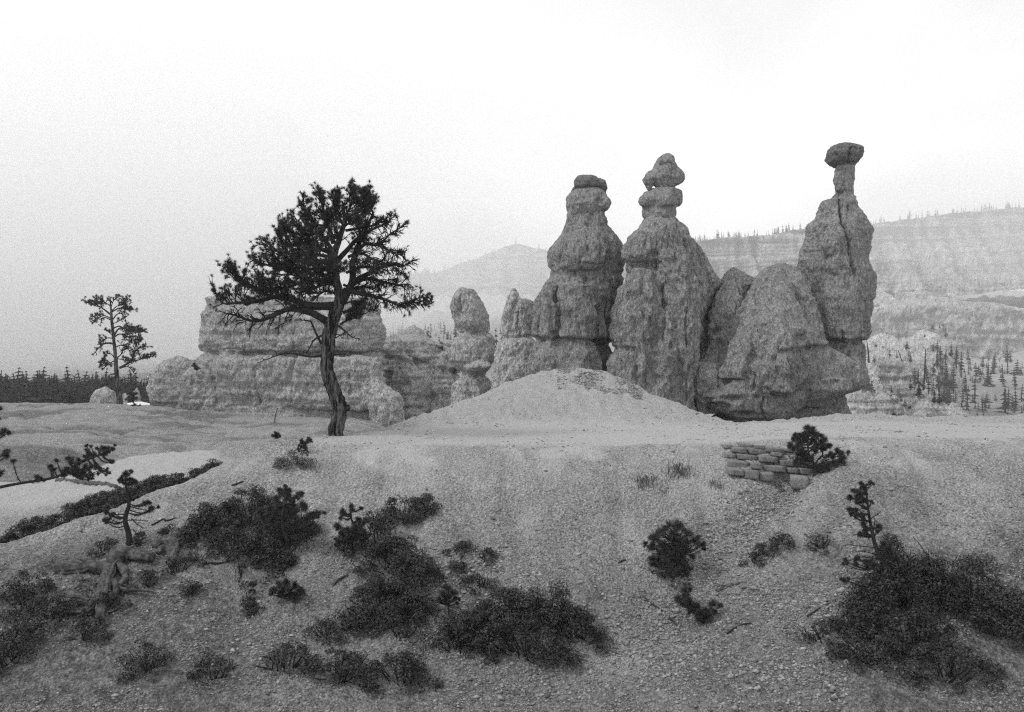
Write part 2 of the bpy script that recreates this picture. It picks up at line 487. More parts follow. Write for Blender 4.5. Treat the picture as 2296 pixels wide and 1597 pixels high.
# crumbly ledges of harder mud on the mound
rough_patch = np.exp(-(((iu[m] - 1360) / 75) ** 2 + ((iy[m] - 35.0) / 0.8) ** 2)) + 0.55 * np.exp(-(((iu[m] - 1240) / 260) ** 2 + ((iy[m] - 32.3) / 0.9) ** 2))
dz[m] += rough_patch * (0.13 * (ridged(Q[m] * 3.3, 3, 9) - 0.5) + 0.05 * fbm(Q[m] * 11, 2, 8))
m = (iy >= 43) & (iy < 150)
wm = sstep(43, 50, iy[m]) * (1 - 0.6 * sstep(74, 80, iy[m]))
Qm = Q[m] * np.array([0.16, 0.30, 1])
warp = Qm + 0.5 * np.stack([fbm(Qm * 1.3, 2, 21), fbm(Qm * 1.3, 2, 22), np.zeros(m.sum())], -1)
dz[m] += wm * (-0.75 * np.clip(ridged(warp, 2, 23), 0, 1) ** 3 + 0.28 + 0.16 * fbm(Q[m] * 0.9, 3, 24) + 0.12 * (ridged(Q[m] * np.array([0.7, 2.2, 1]), 2, 25) - 0.5))
m = iy >= 150
s = np.clip(iy[m], 150, 1700)
q = Q[m] * 0.011
dz[m] += (1 - 0.75 * sstep(1750, 1850, iu[m]) * sstep(620, 480, s) - 0.9 * sstep(650, 500, iu[m])) * s * 0.020 * (np.abs(fbm(q, 4, 31)) * 2.2 - 0.5) * (1 - 0.6 * sstep(600, 1200, s)) + s * 0.012 * fbm(q * 3.7, 4, 32)
GZ = GZ + dz.reshape(GZ.shape)

def ground_z(x, y):
    """height of the built ground under (x, y), bilinear on the sheet's own grid"""
    x = np.atleast_1d(np.asarray(x, float)); y = np.atleast_1d(np.asarray(y, float))
    u = x / y * F + CU
    k = np.clip(np.searchsorted(U_ALL, u) - 1, 0, NU - 2); r = np.clip(np.searchsorted(R_ALL, y) - 1, 0, NR - 2)
    a = np.clip((u - U_ALL[k]) / (U_ALL[k + 1] - U_ALL[k]), 0, 1); b = np.clip((y - R_ALL[r]) / (R_ALL[r + 1] - R_ALL[r]), 0, 1)
    return (GZ[r, k] * (1 - a) + GZ[r, k + 1] * a) * (1 - b) + (GZ[r + 1, k] * (1 - a) + GZ[r + 1, k + 1] * a) * b

def hit(u, v, y0=14.0, y1=45.0):
    """where the sight line through picture point (u, v) first meets the ground between two distances"""
    ys = np.linspace(y0, y1, 1200)
    g = ground_z((u - CU) / F * ys, ys)
    k = np.nonzero(zv(v, ys) <= g)[0]
    y = ys[k[0]] if len(k) else y1
    return np.array([(u - CU) / F * y, y, float(ground_z((u - CU) / F * y, y)[0])])

verts = np.stack([GX, GY, GZ], -1).reshape(-1, 3)
r_ = np.arange(NR - 1)[:, None] * NU; c_ = np.arange(NU - 1)[None]
quads = np.stack([r_ + c_, r_ + c_ + 1, r_ + NU + c_ + 1, r_ + NU + c_], -1).reshape(-1, 4)
knob_w = (sstep(29.5, 32.5, GY) * (1 - sstep(38.5, 40.5, GY)) * (1 - sstep(520, 600, GU))).ravel()
base_w = (np.exp(-((GU - 1400) / 90.0) ** 2 - ((GY - 18.7) / 0.9) ** 2)).ravel()
soft = (np.clip(sstep(-3.0, 0.3, GY - CY[:, 5][None]), 0, 1) * sstep(600, 760, GU) * (GY < CY[:, 6][None])).ravel()
pale = np.clip(np.maximum(trail_w, 0.75 * soft * np.clip(0.75 + 0.9 * fbm(Q * np.array([0.7, 0.7, 1]), 3, 47), 0, 1)) + 0.75 * mound_w + 0.9 * knob_w + 0.7 * base_w, 0, 1)
lit_n = fbm(Q * np.array([0.5, 0.5, 1]), 3, 41)
litter = np.clip(sstep(23.2, 18.8, iy + 2.6 * lit_n) * (0.60 + 0.4 * sstep(760, 350, iu) + 0.40 * sstep(1850, 2050, iu)), 0, 0.9) * (iy < 30) * (1 - base_w)  # gully litter, deepened like a vignette towards the near edge and lower corners
litter += 0.75 * np.clip(sstep(0.02, 0.22, fbm(Q * np.array([0.10, 0.34, 1]), 4, 44)), 0, 1) * (iy > 45) * (iy < 76) * (1 - sstep(820, 900, iu))
litter += 0.9 * sstep(110, 125, iy) * (1 - sstep(205, 255, iy)) * sstep(520, 440, iu)
litter += 0.8 * sstep(250, 280, iy) * (1 - sstep(430, 520, iy)) * sstep(2000, 2080, iu) * np.clip(0.6 + 1.5 * fbm(Q * 0.02, 3, 49), 0, 1)
litter = np.clip(litter, 0, 0.9) * (1 - 0.9 * knob_w)

pn = fbm(Q * np.array([0.55, 0.55, 1]), 4, 61); st_n = fbm(Q * np.array([1.9, 0.35, 1]), 3, 62)
pale = np.clip(pale + (0.55 * sstep(0.0, 0.35, pn) + 0.12 * sstep(0.0, 0.3, st_n)) * (iy < 26) * (iy > 15) * (1 - 0.6 * litter), 0, 1)
litter = np.clip(litter + 0.28 * sstep(0.05, 0.35, -st_n) * (iy < 25.5) * (iy > 15) * sstep(25.3, 23.5, iy), 0, 0.92)
def ground_part(name, sel):
    q = quads[sel]
    used = np.unique(q)
    idx = np.full(len(verts), -1, np.int64); idx[used] = np.arange(len(used))
    me = mesh_np(name, verts[used], quads=idx[q])
    for an, arr in (('pale', pale), ('litter', litter)):
        at = me.attributes.new(an, 'FLOAT', 'POINT')
        at.data.foreach_set('value', arr[used].astype(np.float32))
    return me
M_SOIL = mat_ground()
fm = trail_w[quads].mean(1) > 0.45
tag(link('ground', ground_part('ground', ~fm), None, M_SOIL), 'pale crumbly soil slope with gravel in front of the rock spires', kind='structure')
tag(link('trail', ground_part('trail', fm), None, M_SOIL), 'smooth trodden sandy trail along the top of the slope', kind='structure')
print('ground', round(time.time() - T0, 1))
# ------------------------------------------------------------------ rock spires: lofted from their outlines, merged, then weathered
def loft(mb, rows, Y, df=0.8, seg=40, power=2.0, nlev=None, tilt=0.0):
    """rows (v, u_left, u_right[, dY]) from top to bottom; each row is a real cross-section at its own distance"""
    r = np.array([tuple(x) + ((0.0,) if len(x) == 3 else ()) for x in rows], float)
    v = r[:, 0]
    n = nlev or max(8, int((v[-1] - v[0]) / 3.0))
    vq = np.linspace(v[0], v[-1], n)
    ul, ur, dy = pchip(v, r[:, 1], vq), pchip(v, r[:, 2], vq), pchip(v, r[:, 3], vq)
    Yc = Y + dy
    a = (ur - ul) / 2 / F * Yc
    cx = ((ul + ur) / 2 - CU) / F * Yc
    z = zv(vq, Yc)
    th = np.arange(seg) / seg * 2 * np.pi
    ct, st = np.cos(th), np.sin(th)
    e = 2.0 / power
    cs = np.sign(ct) * np.abs(ct) ** e; sn = np.sign(st) * np.abs(st) ** e
    X = cx[:, None] + a[:, None] * cs[None]
    dfq = df if np.ndim(df) == 0 else pchip(np.linspace(v[0], v[-1], len(df)), df, vq)[:, None]
    YY = Yc[:, None] + a[:, None] * dfq * sn[None]
    Z = np.repeat(z[:, None], seg, 1)
    V = np.concatenate([np.stack([X, YY, Z], -1).reshape(-1, 3),
                        [[cx[0], Yc[0], z[0] + 0.15 * a[0]]], [[cx[-1], Yc[-1], z[-1]]]])
    i = np.arange(n - 1)[:, None] * seg; j = np.arange(seg)[None]; jn = (j + 1) % seg
    q = np.stack([i + j, i + seg + j, i + seg + jn, i + jn], -1).reshape(-1, 4)
    jj = np.arange(seg); jk = (jj + 1) % seg
    t = np.concatenate([np.stack([np.full(seg, n * seg), jj, jk], -1),
                        np.stack([np.full(seg, n * seg + 1), (n - 1) * seg + jk, (n - 1) * seg + jj], -1)])
    mb.add(V, t, q)

def remesh(mb, voxel):
    me = mb.mesh('tmp')
    o = link('tmp', me)
    md = o.modifiers.new('r', 'REMESH')
    md.mode = 'VOXEL'; md.voxel_size = voxel; md.use_smooth_shade = True
    dg = bpy.context.evaluated_depsgraph_get()
    res = bpy.data.meshes.new_from_object(o.evaluated_get(dg))
    bpy.data.objects.remove(o, do_unlink=True)
    bpy.data.meshes.remove(me)
    return res

def get_np(me):
    n = len(me.vertices)
    co = np.empty(n * 3, np.float32); me.vertices.foreach_get('co', co)
    no = np.empty(n * 3, np.float32); me.vertex_normals.foreach_get('vector', no)
    return co.reshape(-1, 3).astype(float), no.reshape(-1, 3).astype(float)

def relax(me, it=4, f=0.5):
    co, _ = get_np(me)
    ne = len(me.edges); e = np.empty(ne * 2, np.int32); me.edges.foreach_get('vertices', e); e = e.reshape(-1, 2)
    deg = np.bincount(e.ravel(), minlength=len(co))[:, None] + 1e-9
    for _ in range(it):
        s = np.stack([np.bincount(e[:, 0], co[e[:, 1], k], len(co)) + np.bincount(e[:, 1], co[e[:, 0], k], len(co)) for k in range(3)], -1)
        co = co * (1 - f) + s / deg * f
    me.vertices.foreach_set('co', co.astype(np.float32).ravel()); me.update()

def line_d(u, v, line):
    return seg_dist(u, v, line)

def weather(me, seed=0, A=(0.28, 0.16, 0.075), flute=0.10, strata=0.05, notches=(), cracks=(), pits=(), fs=1.0):
    """push the surface in and out: lumps, runnels, bedding ledges, plus the notches, cracks and holes the rock has"""
    co, no = get_np(me)
    s = np.array([seed * 3.7, seed * 1.9, seed * 2.3])
    p = (co + s) * fs
    d = A[0] * fbm(p * 0.55, 3, seed) + A[1] * fbm(p * np.array([1.6, 1.6, 1.3]), 3, seed + 3) + A[2] * fbm(p * np.array([5, 5, 3.6]), 3, seed + 5)
    wob = np.stack([fbm(p * 0.8, 2, seed + 8), fbm(p * 0.8, 2, seed + 9), np.zeros(len(p))], -1)
    horiz = np.clip(1.2 - 1.4 * np.abs(no[:, 2]), 0, 1)
    if flute:
        d += flute * horiz * (ridged((p + 0.5 * wob) * np.array([1.5, 1.5, 0.22]), 3, seed + 11) - 0.55)
        d += 0.5 * flute * horiz * (ridged((p + 0.3 * wob) * np.array([3.6, 3.6, 0.42]), 2, seed + 12) - 0.55)
    if strata:
        d += strata * horiz * fbm(np.stack([p[:, 0] * 0.12, p[:, 1] * 0.12, p[:, 2] * 2.4], -1), 3, seed + 13, 0.7) * 1.5
    uu = co[:, 0] / co[:, 1] * F + CU; vv = CV - co[:, 2] / co[:, 1] * F
    front = sstep(0.25, -0.15, no[:, 1])
    wv = 5.0 * fbm(p * 0.7, 4, seed + 15)
    for nt_ in notches:
        v0, dep, wid, u0, u1 = nt_[:5]
        sl = nt_[5] if len(nt_) > 5 else 0.0
        vc = v0 + sl * (uu - (u0 + u1) / 2) + wv
        prof = np.where(vv > vc, np.exp(-((vv - vc) / (wid * 2.2)) ** 2), np.exp(-((vv - vc) / (wid * 0.6)) ** 2))
        d -= 0.62 * dep * prof * sstep(u0 - 6, u0 + 4, uu) * sstep(u1 + 6, u1 - 4, uu) * np.clip(0.55 + 1.5 * fbm(p * np.array([1.1, 1.1, 0.4]), 3, seed + 17), 0.05, 1.3)
        # the ledge above stands proud
        d += 0.10 * dep * np.exp(-((vv - vc + wid * 1.6) / (wid * 1.4)) ** 2) * sstep(u0 - 6, u0 + 4, uu) * sstep(u1 + 6, u1 - 4, uu)
    jit = np.stack([uu + 3.0 * fbm(p * 1.8, 2, seed + 19), vv + 2 * fbm(p * 1.8, 2, seed + 20)], -1)
    for ck in cracks:
        dep, wid, line = ck
        d -= dep * front * np.exp(-(line_d(jit[:, 0], jit[:, 1], line) / wid) ** 2)
    for (pu, pv, ru, rv, dep) in pits:
        d -= dep * front * np.exp(-(((jit[:, 0] - pu) / ru) ** 2 + ((jit[:, 1] - pv) / rv) ** 2) ** 2)
    nn = no.copy(); nn[:, 2] *= 0.55
    co = co + nn * d[:, None]
    me.vertices.foreach_set('co', co.astype(np.float32).ravel())
    me.update()

def rock_part(name, lofts, mat, parent, base, voxel=0.085, rlx=2, **w):
    mb = MB()
    for lf in lofts:
        kw = dict(lf[2]) if len(lf) > 2 else {}
        loft(mb, lf[0], lf[1], **kw)
    me = remesh(mb, voxel)
    relax(me, rlx)
    weather(me, **w)
    co, _ = get_np(me)
    me.vertices.foreach_set('co', (co - np.asarray(base)).astype(np.float32).ravel())
    me.update(); me.name = name
    return link(name, me, parent, mat)

M_HOODOO = mat_rock('mudstone', 0.31, 0.41, 1.0, 0.0, 0.8, 0.14, 1.0, 0.25)
M_CAP = mat_rock('hard_capstone', 0.15, 0.23, 1.4, 0.0, 0.3, 0.10)
M_BUTTE = mat_rock('pale_mudstone', 0.46, 0.60, 0.75, 0.45, 0.6, 0.13, 1.0, 0.3)
M_MID = mat_rock('mudstone_pale_grey', 0.42, 0.54, 0.8, 0.12, 0.6, 0.13)
M_FARROCK = mat_rock('far_limestone', 0.46, 0.70, 0.022, 0.5, 1.0, 0.14, 0.8, 0.95)  # banded strata colour, plus painted dark streaks in place of shaded flutes

# --- left hoodoo with a round head and a dark hat
Y1 = 52.0
b1 = P(1290, 960, Y1)
h1 = tag(empty('hoodoo', b1), 'stout rock spire with round head and small dark flat cap, left of the twin pair', 'rock spire', 'three tall hoodoos')
body1 = [(474, 1277, 1354), (481, 1273, 1355.5), (491.4, 1272.3, 1359.6), (502, 1270.5, 1362.8), (512.4, 1266.6, 1367.5), (523, 1260.8, 1376.7), (533.3, 1250.8, 1387), (546.4, 1240.4, 1392.4), (559.5, 1232.5, 1394.5), (570, 1231.7, 1394.2), (591, 1233.8, 1393.7), (604, 1236, 1391), (614.6, 1236, 1391), (622.4, 1232.5, 1393), (630, 1226, 1392), (643, 1219, 1388.4), (656.5, 1216, 1383), (670, 1217, 1380), (700, 1220, 1376), (740, 1226, 1374), (760, 1228, 1374), (775, 1226, 1367), (800, 1215, 1370), (850, 1205, 1370), (960, 1195, 1372)]
rock_part('body', [
    (body1, Y1, dict(df=0.85)),
    ([(640, 1222, 1242), (656, 1208, 1247), (670, 1201, 1249), (700, 1197, 1250), (740, 1196, 1250), (762, 1199, 1248), (790, 1192, 1262), (850, 1184, 1262), (960, 1176, 1265)], Y1 - 1.2, dict(df=1.0)),
    ([(668, 1226, 1236), (690, 1216, 1247), (740, 1212, 1252), (765, 1216, 1250), (790, 1206, 1262), (960, 1195, 1270)], Y1 - 2.0, dict(df=0.9)),
    ([(640, 1255, 1330), (700, 1250, 1336), (755, 1250, 1337), (770, 1254, 1333), (800, 1240, 1345), (960, 1230, 1350)], Y1 - 2.0, dict(df=0.9)),
    ([(700, 1335, 1352), (730, 1330, 1362), (752, 1334, 1366), (757, 1338, 1362)], Y1 - 1.7, dict(df=0.9)),
    ([(530, 1262, 1340), (560, 1250, 1366), (590, 1252, 1370), (608, 1262, 1352)], Y1 - 0.95, dict(df=0.75)),
], M_HOODOO, h1, b1, seed=1, A=(0.24, 0.13, 0.07), flute=0.26, strata=0.05,
    notches=[(608, 0.30, 5, 1228, 1400, 0.05), (762, 0.55, 4.5, 1195, 1372, 0.03), (501, 0.16, 4, 1268, 1366)],
    cracks=[(0.16, 1.6, [(1318, 505), (1316, 545), (1320, 560)]), (0.14, 1.6, [(1258, 530), (1262, 560), (1252, 590)]), (0.35, 2.6, [(1251, 645), (1249, 760)]), (0.2, 2.2, [(1300, 585), (1305, 622)]), (0.3, 2.5, [(1334, 690), (1340, 730), (1334, 765)]), (0.12, 1.3, [(1302, 588), (1340, 594), (1362, 590)])],
    pits=[(1313, 627, 5, 8, 0.28), (1300, 590, 5, 5, 0.12), (1330, 626, 3, 4, 0.14), (1345, 560, 9, 12, 0.1)])
rock_part('head', [
    ([(425, 1290, 1347), (433.7, 1277, 1355.7), (441.6, 1271.8, 1361), (452, 1270, 1365), (460, 1270.5, 1366), (467.8, 1271.8, 1362), (474.4, 1272.6, 1357), (481, 1275, 1354), (488, 1280, 1350)], Y1, dict(df=0.9)),
    ([(440, 1340, 1356), (447, 1332, 1366), (457, 1330, 1369), (466, 1336, 1365), (472, 1344, 1358)], Y1 - 0.5, dict(df=1.0)),
], M_HOODOO, h1, b1, voxel=0.07, seed=2, A=(0.15, 0.12, 0.06), flute=0.04, strata=0.05,
    notches=[(476, 0.07, 4, 1268, 1368)], pits=[(1297, 449, 6, 5, 0.08), (1345, 449, 9, 9, 0.16)])
rock_part('cap', [
    ([(393.5, 1302, 1325), (397, 1295, 1333), (404, 1290, 1339), (413, 1288, 1341), (420, 1289, 1338), (426, 1292, 1333), (429, 1298, 1328)], Y1 - 0.1, dict(df=1.1, power=2.6)),
    ([(400, 1340, 1350), (404, 1333, 1355), (412, 1330, 1360), (420, 1333, 1360), (428, 1340, 1358), (434, 1346, 1355)], Y1 + 0.3, dict(df=1.1, power=2.6)),
    ([(415, 1290, 1300), (422, 1284, 1300), (432, 1276, 1290), (436, 1278, 1284)], Y1 + 0.2, dict(df=1.0)),
], M_CAP, h1, b1, voxel=0.05, rlx=1, seed=3, A=(0.12, 0.16, 0.10), flute=0.08, strata=0.14, notches=[(419, 0.12, 2.5, 1286, 1345)])

# --- middle hoodoo, the tallest of the pair
Y2 = 50.0
b2 = P(1480, 960, Y2)
h2 = tag(empty('hoodoo', b2), 'tallest rock spire of the twin pair, lumpy stacked head on wide fluted skirts', 'rock spire', 'three tall hoodoos')
body2 = [(487, 1446, 1514), (491.4, 1443, 1519), (499.3, 1438, 1529), (507, 1431, 1536.5), (515, 1424.5, 1540), (523, 1417, 1543), (531, 1409, 1546), (538.6, 1406, 1552), (551.7, 1400.5, 1556), (564.8, 1397, 1559), (575.3, 1397, 1562), (585.8, 1398, 1566), (596.2, 1401.5, 1570), (606.7, 1404, 1575), (617, 1404, 1580), (625, 1403, 1583), (633, 1396.3, 1585), (643.4, 1389, 1586), (656.5, 1383, 1586), (670, 1378.5, 1585), (683, 1375, 1580), (696, 1372, 1576), (709, 1371, 1572), (740, 1372, 1568), (768, 1374, 1565), (783, 1379, 1563), (800, 1367, 1563), (830, 1365, 1564), (870, 1374, 1566), (980, 1388, 1570)]
rock_part('body', [
    (body2, Y2, dict(df=0.8)),
    # right shoulder buttress
    ([(536, 1535, 1556), (545, 1534, 1567), (552, 1533, 1573), (565, 1532, 1580), (576, 1532, 1582), (586, 1534, 1587), (597, 1536, 1594), (607, 1538, 1600), (617, 1540, 1604), (627, 1542, 1609), (636, 1543, 1610.5), (648, 1545, 1609), (660, 1546, 1606), (672, 1546, 1603), (684, 1546, 1598), (700, 1546, 1590), (720, 1546, 1580), (760, 1546, 1572), (820, 1546, 1568)], Y2 + 1.0, dict(df=0.8)),
    # front skirts
    ([(500, 1482, 1508), (530, 1472, 1530), (570, 1475, 1545), (610, 1490, 1562), (660, 1502, 1572), (720, 1500, 1571), (790, 1503, 1567), (880, 1508, 1566), (980, 1510, 1570)], Y2 - 2.0, dict(df=0.95, power=1.5)),
    ([(600, 1420, 1462), (650, 1400, 1478), (700, 1392, 1487), (770, 1388, 1487), (790, 1384, 1490), (850, 1385, 1498), (980, 1395, 1505)], Y2 - 1.6, dict(df=0.9, power=1.6)),
    ([(690, 1480, 1506), (740, 1470, 1515), (800, 1455, 1520), (870, 1440, 1525), (980, 1430, 1540)], Y2 - 2.2, dict(df=0.9, power=1.5)),
    ([(520, 1420, 1455), (545, 1405, 1470), (575, 1402, 1475), (590, 1412, 1465)], Y2 - 0.9, dict(df=0.9)),
    ([(794, 1376, 1398), (810, 1366, 1406), (830, 1364, 1408), (852, 1372, 1402)], Y2 - 1.2, dict(df=1.0)),
], M_HOODOO, h2, b2, seed=4, A=(0.26, 0.13, 0.07), flute=0.34, strata=0.05,
    notches=[(588, 0.24, 6, 1396, 1480, 0.1), (780, 0.5, 4.5, 1366, 1420), (726, 0.14, 3, 1370, 1432), (548, 0.18, 4, 1540, 1585, 0.3)],
    cracks=[(0.4, 3, [(1486, 640), (1489, 700), (1484, 760)]), (0.22, 2, [(1556, 560), (1553, 600), (1575, 640)]), (0.3, 2.2, [(1540, 690), (1535, 735), (1543, 780)]), (0.25, 2.2, [(1493, 505), (1476, 560), (1470, 600)]), (0.2, 1.8, [(1520, 505), (1530, 550)]), (0.22, 2, [(1566, 830), (1563, 900)]), (0.2, 2, [(1538, 850), (1536, 905)])],
    pits=[(1503, 776, 4, 9, 0.3), (1420, 578, 4, 6, 0.12), (1455, 590, 9, 12, 0.14)])
rock_part('head', [
    ([(422, 1462, 1512), (430, 1452, 1520), (441, 1440, 1524), (450, 1438, 1521), (460, 1440, 1518), (470, 1441, 1516), (480, 1442, 1516), (492, 1446, 1514)], Y2, dict(df=0.85)),
    ([(430, 1444, 1462), (440, 1437, 1468), (450, 1433.5, 1468), (458, 1436, 1464), (463, 1444, 1460)], Y2 - 0.3, dict(df=1.0)),
    ([(424, 1512, 1522), (430, 1508, 1528), (445, 1506, 1530), (456, 1508, 1528.5), (464, 1512, 1521)], Y2 + 0.3, dict(df=1.1)),
    ([(424, 1478, 1506), (440, 1474, 1514), (455, 1472, 1515), (462, 1478, 1512)], Y2 - 0.6, dict(df=0.9)),
], M_HOODOO, h2, b2, voxel=0.07, seed=5, A=(0.14, 0.11, 0.06), flute=0.06, strata=0.05, notches=[(465, 0.06, 3, 1432, 1532)], cracks=[(0.05, 2, [(1470, 430), (1468, 465), (1478, 480)])])
rock_part('top_boulder', [
    ([(343.3, 1492, 1505), (350, 1482, 1511.5), (357.7, 1474, 1515.6), (365.6, 1469, 1519), (373.5, 1468.5, 1522), (381, 1462, 1526), (389, 1460, 1530), (397, 1458, 1530), (405, 1460, 1528), (413, 1463, 1522), (420, 1468, 1516), (426, 1472, 1512)], Y2, dict(df=0.85)),
    ([(376, 1508, 1524), (384, 1504, 1530), (394, 1502, 1535), (404, 1504, 1535), (412, 1508, 1530), (418, 1512, 1520)], Y2 - 0.2, dict(df=1.0)),
    ([(384, 1455, 1470), (392, 1446, 1474), (402, 1440.5, 1474), (411, 1442, 1470), (419, 1449, 1462), (428, 1451.5, 1456.5)], Y2 - 0.1, dict(df=1.0)),
], M_HOODOO, h2, b2, voxel=0.06, seed=6, A=(0.12, 0.12, 0.06), flute=0.03, strata=0.06, cracks=[(0.12, 1.6, [(1478, 368), (1500, 364), (1520, 372)]), (0.12, 2, [(1507, 375), (1503, 405)])], pits=[(1515, 382, 5, 9, 0.12)])

# --- right hoodoo with the hammer-shaped capstone
Y3 = 51.5
b3 = P(1880, 960, Y3)
h3 = tag(empty('hoodoo', b3), 'right-hand rock spire balancing a dark hammer-shaped capstone on a thin neck', 'rock spire', 'three tall hoodoos')
body3 = [(434, 1873, 1911), (437.8, 1870.4, 1913), (445.7, 1864, 1915.7), (451.5, 1845.5, 1917.6), (457, 1839.5, 1919.4), (466.7, 1835, 1922.8), (474.5, 1833.7, 1928), (482.4, 1829.8, 1934.6), (493, 1825, 1941), (503.4, 1815.4, 1945.6), (516.5, 1810, 1950), (529.6, 1807.5, 1950.3), (542.7, 1804.9, 1949.5), (555.8, 1798.3, 1948), (569, 1795, 1945.6), (582, 1793.6, 1947), (595, 1793, 1949), (608, 1795, 1953), (621, 1798, 1956), (639.6, 1802, 1957), (660.6, 1806, 1957), (679, 1810, 1955.6), (697, 1812, 1953.5), (717.5, 1815, 1951.6), (740, 1818, 1949), (757, 1822, 1946), (766, 1826, 1934), (800, 1822, 1939.5), (852, 1820, 1944.7), (866, 1822, 1939), (876, 1830, 1915), (885, 1840, 1890)]
rock_part('body', [
    (body3, Y3, dict(df=0.75)),
    ([(640, 1845, 1900), (700, 1846, 1920), (756, 1855, 1925), (768, 1862, 1915)], Y3 - 1.0, dict(df=0.8)),
    ([(800, 1890, 1930), (840, 1880, 1942), (862, 1884, 1940), (872, 1895, 1925)], Y3 - 1.4, dict(df=0.9)),
], M_HOODOO, h3, b3, seed=7, A=(0.26, 0.12, 0.07), flute=0.16, strata=0.06,
    notches=[(764, 0.45, 4.5, 1840, 1960, 0.02), (568, 0.14, 4, 1793, 1948, 0.05), (672, 0.12, 4, 1820, 1960), (722, 0.12, 4, 1840, 1950)],
    cracks=[(0.5, 2.4, [(1880, 440), (1884, 470), (1887, 500), (1895, 512), (1903, 540), (1908, 575), (1913, 600), (1919, 612)]), (0.16, 1.5, [(1903, 460), (1904, 480)]), (0.14, 1.5, [(1830, 530), (1845, 560)]), (0.4, 2.5, [(1888, 745), (1890, 768)]), (0.25, 2, [(1902, 790), (1899, 850)]), (0.2, 2, [(1850, 745), (1866, 765)])],
    pits=[(1856, 578, 10, 7, 0.25), (1912, 592, 6, 6, 0.16), (1888, 780, 5, 9, 0.15)])
rock_part('neck', [
    ([(369, 1876, 1914), (376, 1874, 1915.5), (385, 1873.5, 1915.5), (396, 1872, 1914), (406.4, 1871, 1913), (417, 1872, 1912), (427, 1872, 1911.8), (434, 1873, 1912), (441, 1872, 1914), (450, 1868, 1916)], Y3, dict(df=0.85)),
    ([(388, 1871, 1886), (400, 1868, 1888), (410, 1867.8, 1890), (420, 1871, 1892), (430, 1874, 1890)], Y3 - 0.3, dict(df=1.0)),
], M_HOODOO, h3, b3, voxel=0.06, seed=8, A=(0.06, 0.08, 0.05), flute=0.05, strata=0.03, cracks=[(0.12, 2, [(1896, 380), (1894, 410), (1887, 434)])])
rock_part('cap', [
    ([(324.4, 1886, 1917), (328, 1869, 1927), (335.6, 1862.5, 1934.3), (344.8, 1860, 1935), (354, 1857.3, 1930.7), (361.8, 1857, 1924), (367, 1863, 1920.5), (373, 1874, 1915)], Y3, dict(df=0.9, power=2.8)),
], M_CAP, h3, b3, voxel=0.05, rlx=1, seed=9, A=(0.14, 0.18, 0.11), flute=0.10, strata=0.08, cracks=[(0.22, 2.2, [(1908, 330), (1904, 350), (1901, 372)])])

# --- the fin of two peaks joining the middle and right hoodoos, on a thick overhanging base
Yf = 49.0
bf = P(1750, 960, Yf)
fin = tag(empty('rock_fin', bf), 'low two-peaked rock ridge with an undercut foot between the tall spires', 'rock ridge')
rock_part('left_peak', [
    ([(597.5, 1644, 1649, 0), (604, 1636, 1656, 0), (612, 1628, 1667, -0.1), (622, 1618, 1690, -0.2), (632, 1609, 1712, -0.3), (650, 1599, 1730, -0.4), (680, 1586, 1745, -0.6), (715, 1570, 1752, -0.8), (760, 1558, 1760, -1.0), (890, 1540, 1780, -1.4)], Yf + 2.8, dict(df=0.42, power=1.5)),
    ([(606, 1636, 1650, 1.6), (640, 1614, 1668, 0.9), (690, 1594, 1682, 0.3), (732, 1582, 1680, 0.0), (750, 1580, 1690, -0.2), (820, 1568, 1705, -0.6)], Yf + 1.0, dict(df=0.6, power=1.35)),
    ([(655, 1672, 1690, 1), (700, 1650, 1700, 0.4), (760, 1630, 1712, 0), (800, 1640, 1700, -0.3)], Yf + 1.0, dict(df=0.8, power=1.4)),
], M_HOODOO, fin, bf, seed=11, A=(0.24, 0.13, 0.07), flute=0.36, strata=0.04, notches=[(737, 0.45, 4, 1590, 1655, -0.12)], cracks=[(0.25, 2.5, [(1650, 615), (1662, 660)]), (0.4, 3.5, [(1602, 652), (1585, 690), (1572, 725)])], pits=[(1682, 650, 5, 6, 0.2), (1660, 765, 8, 6, 0.3)])
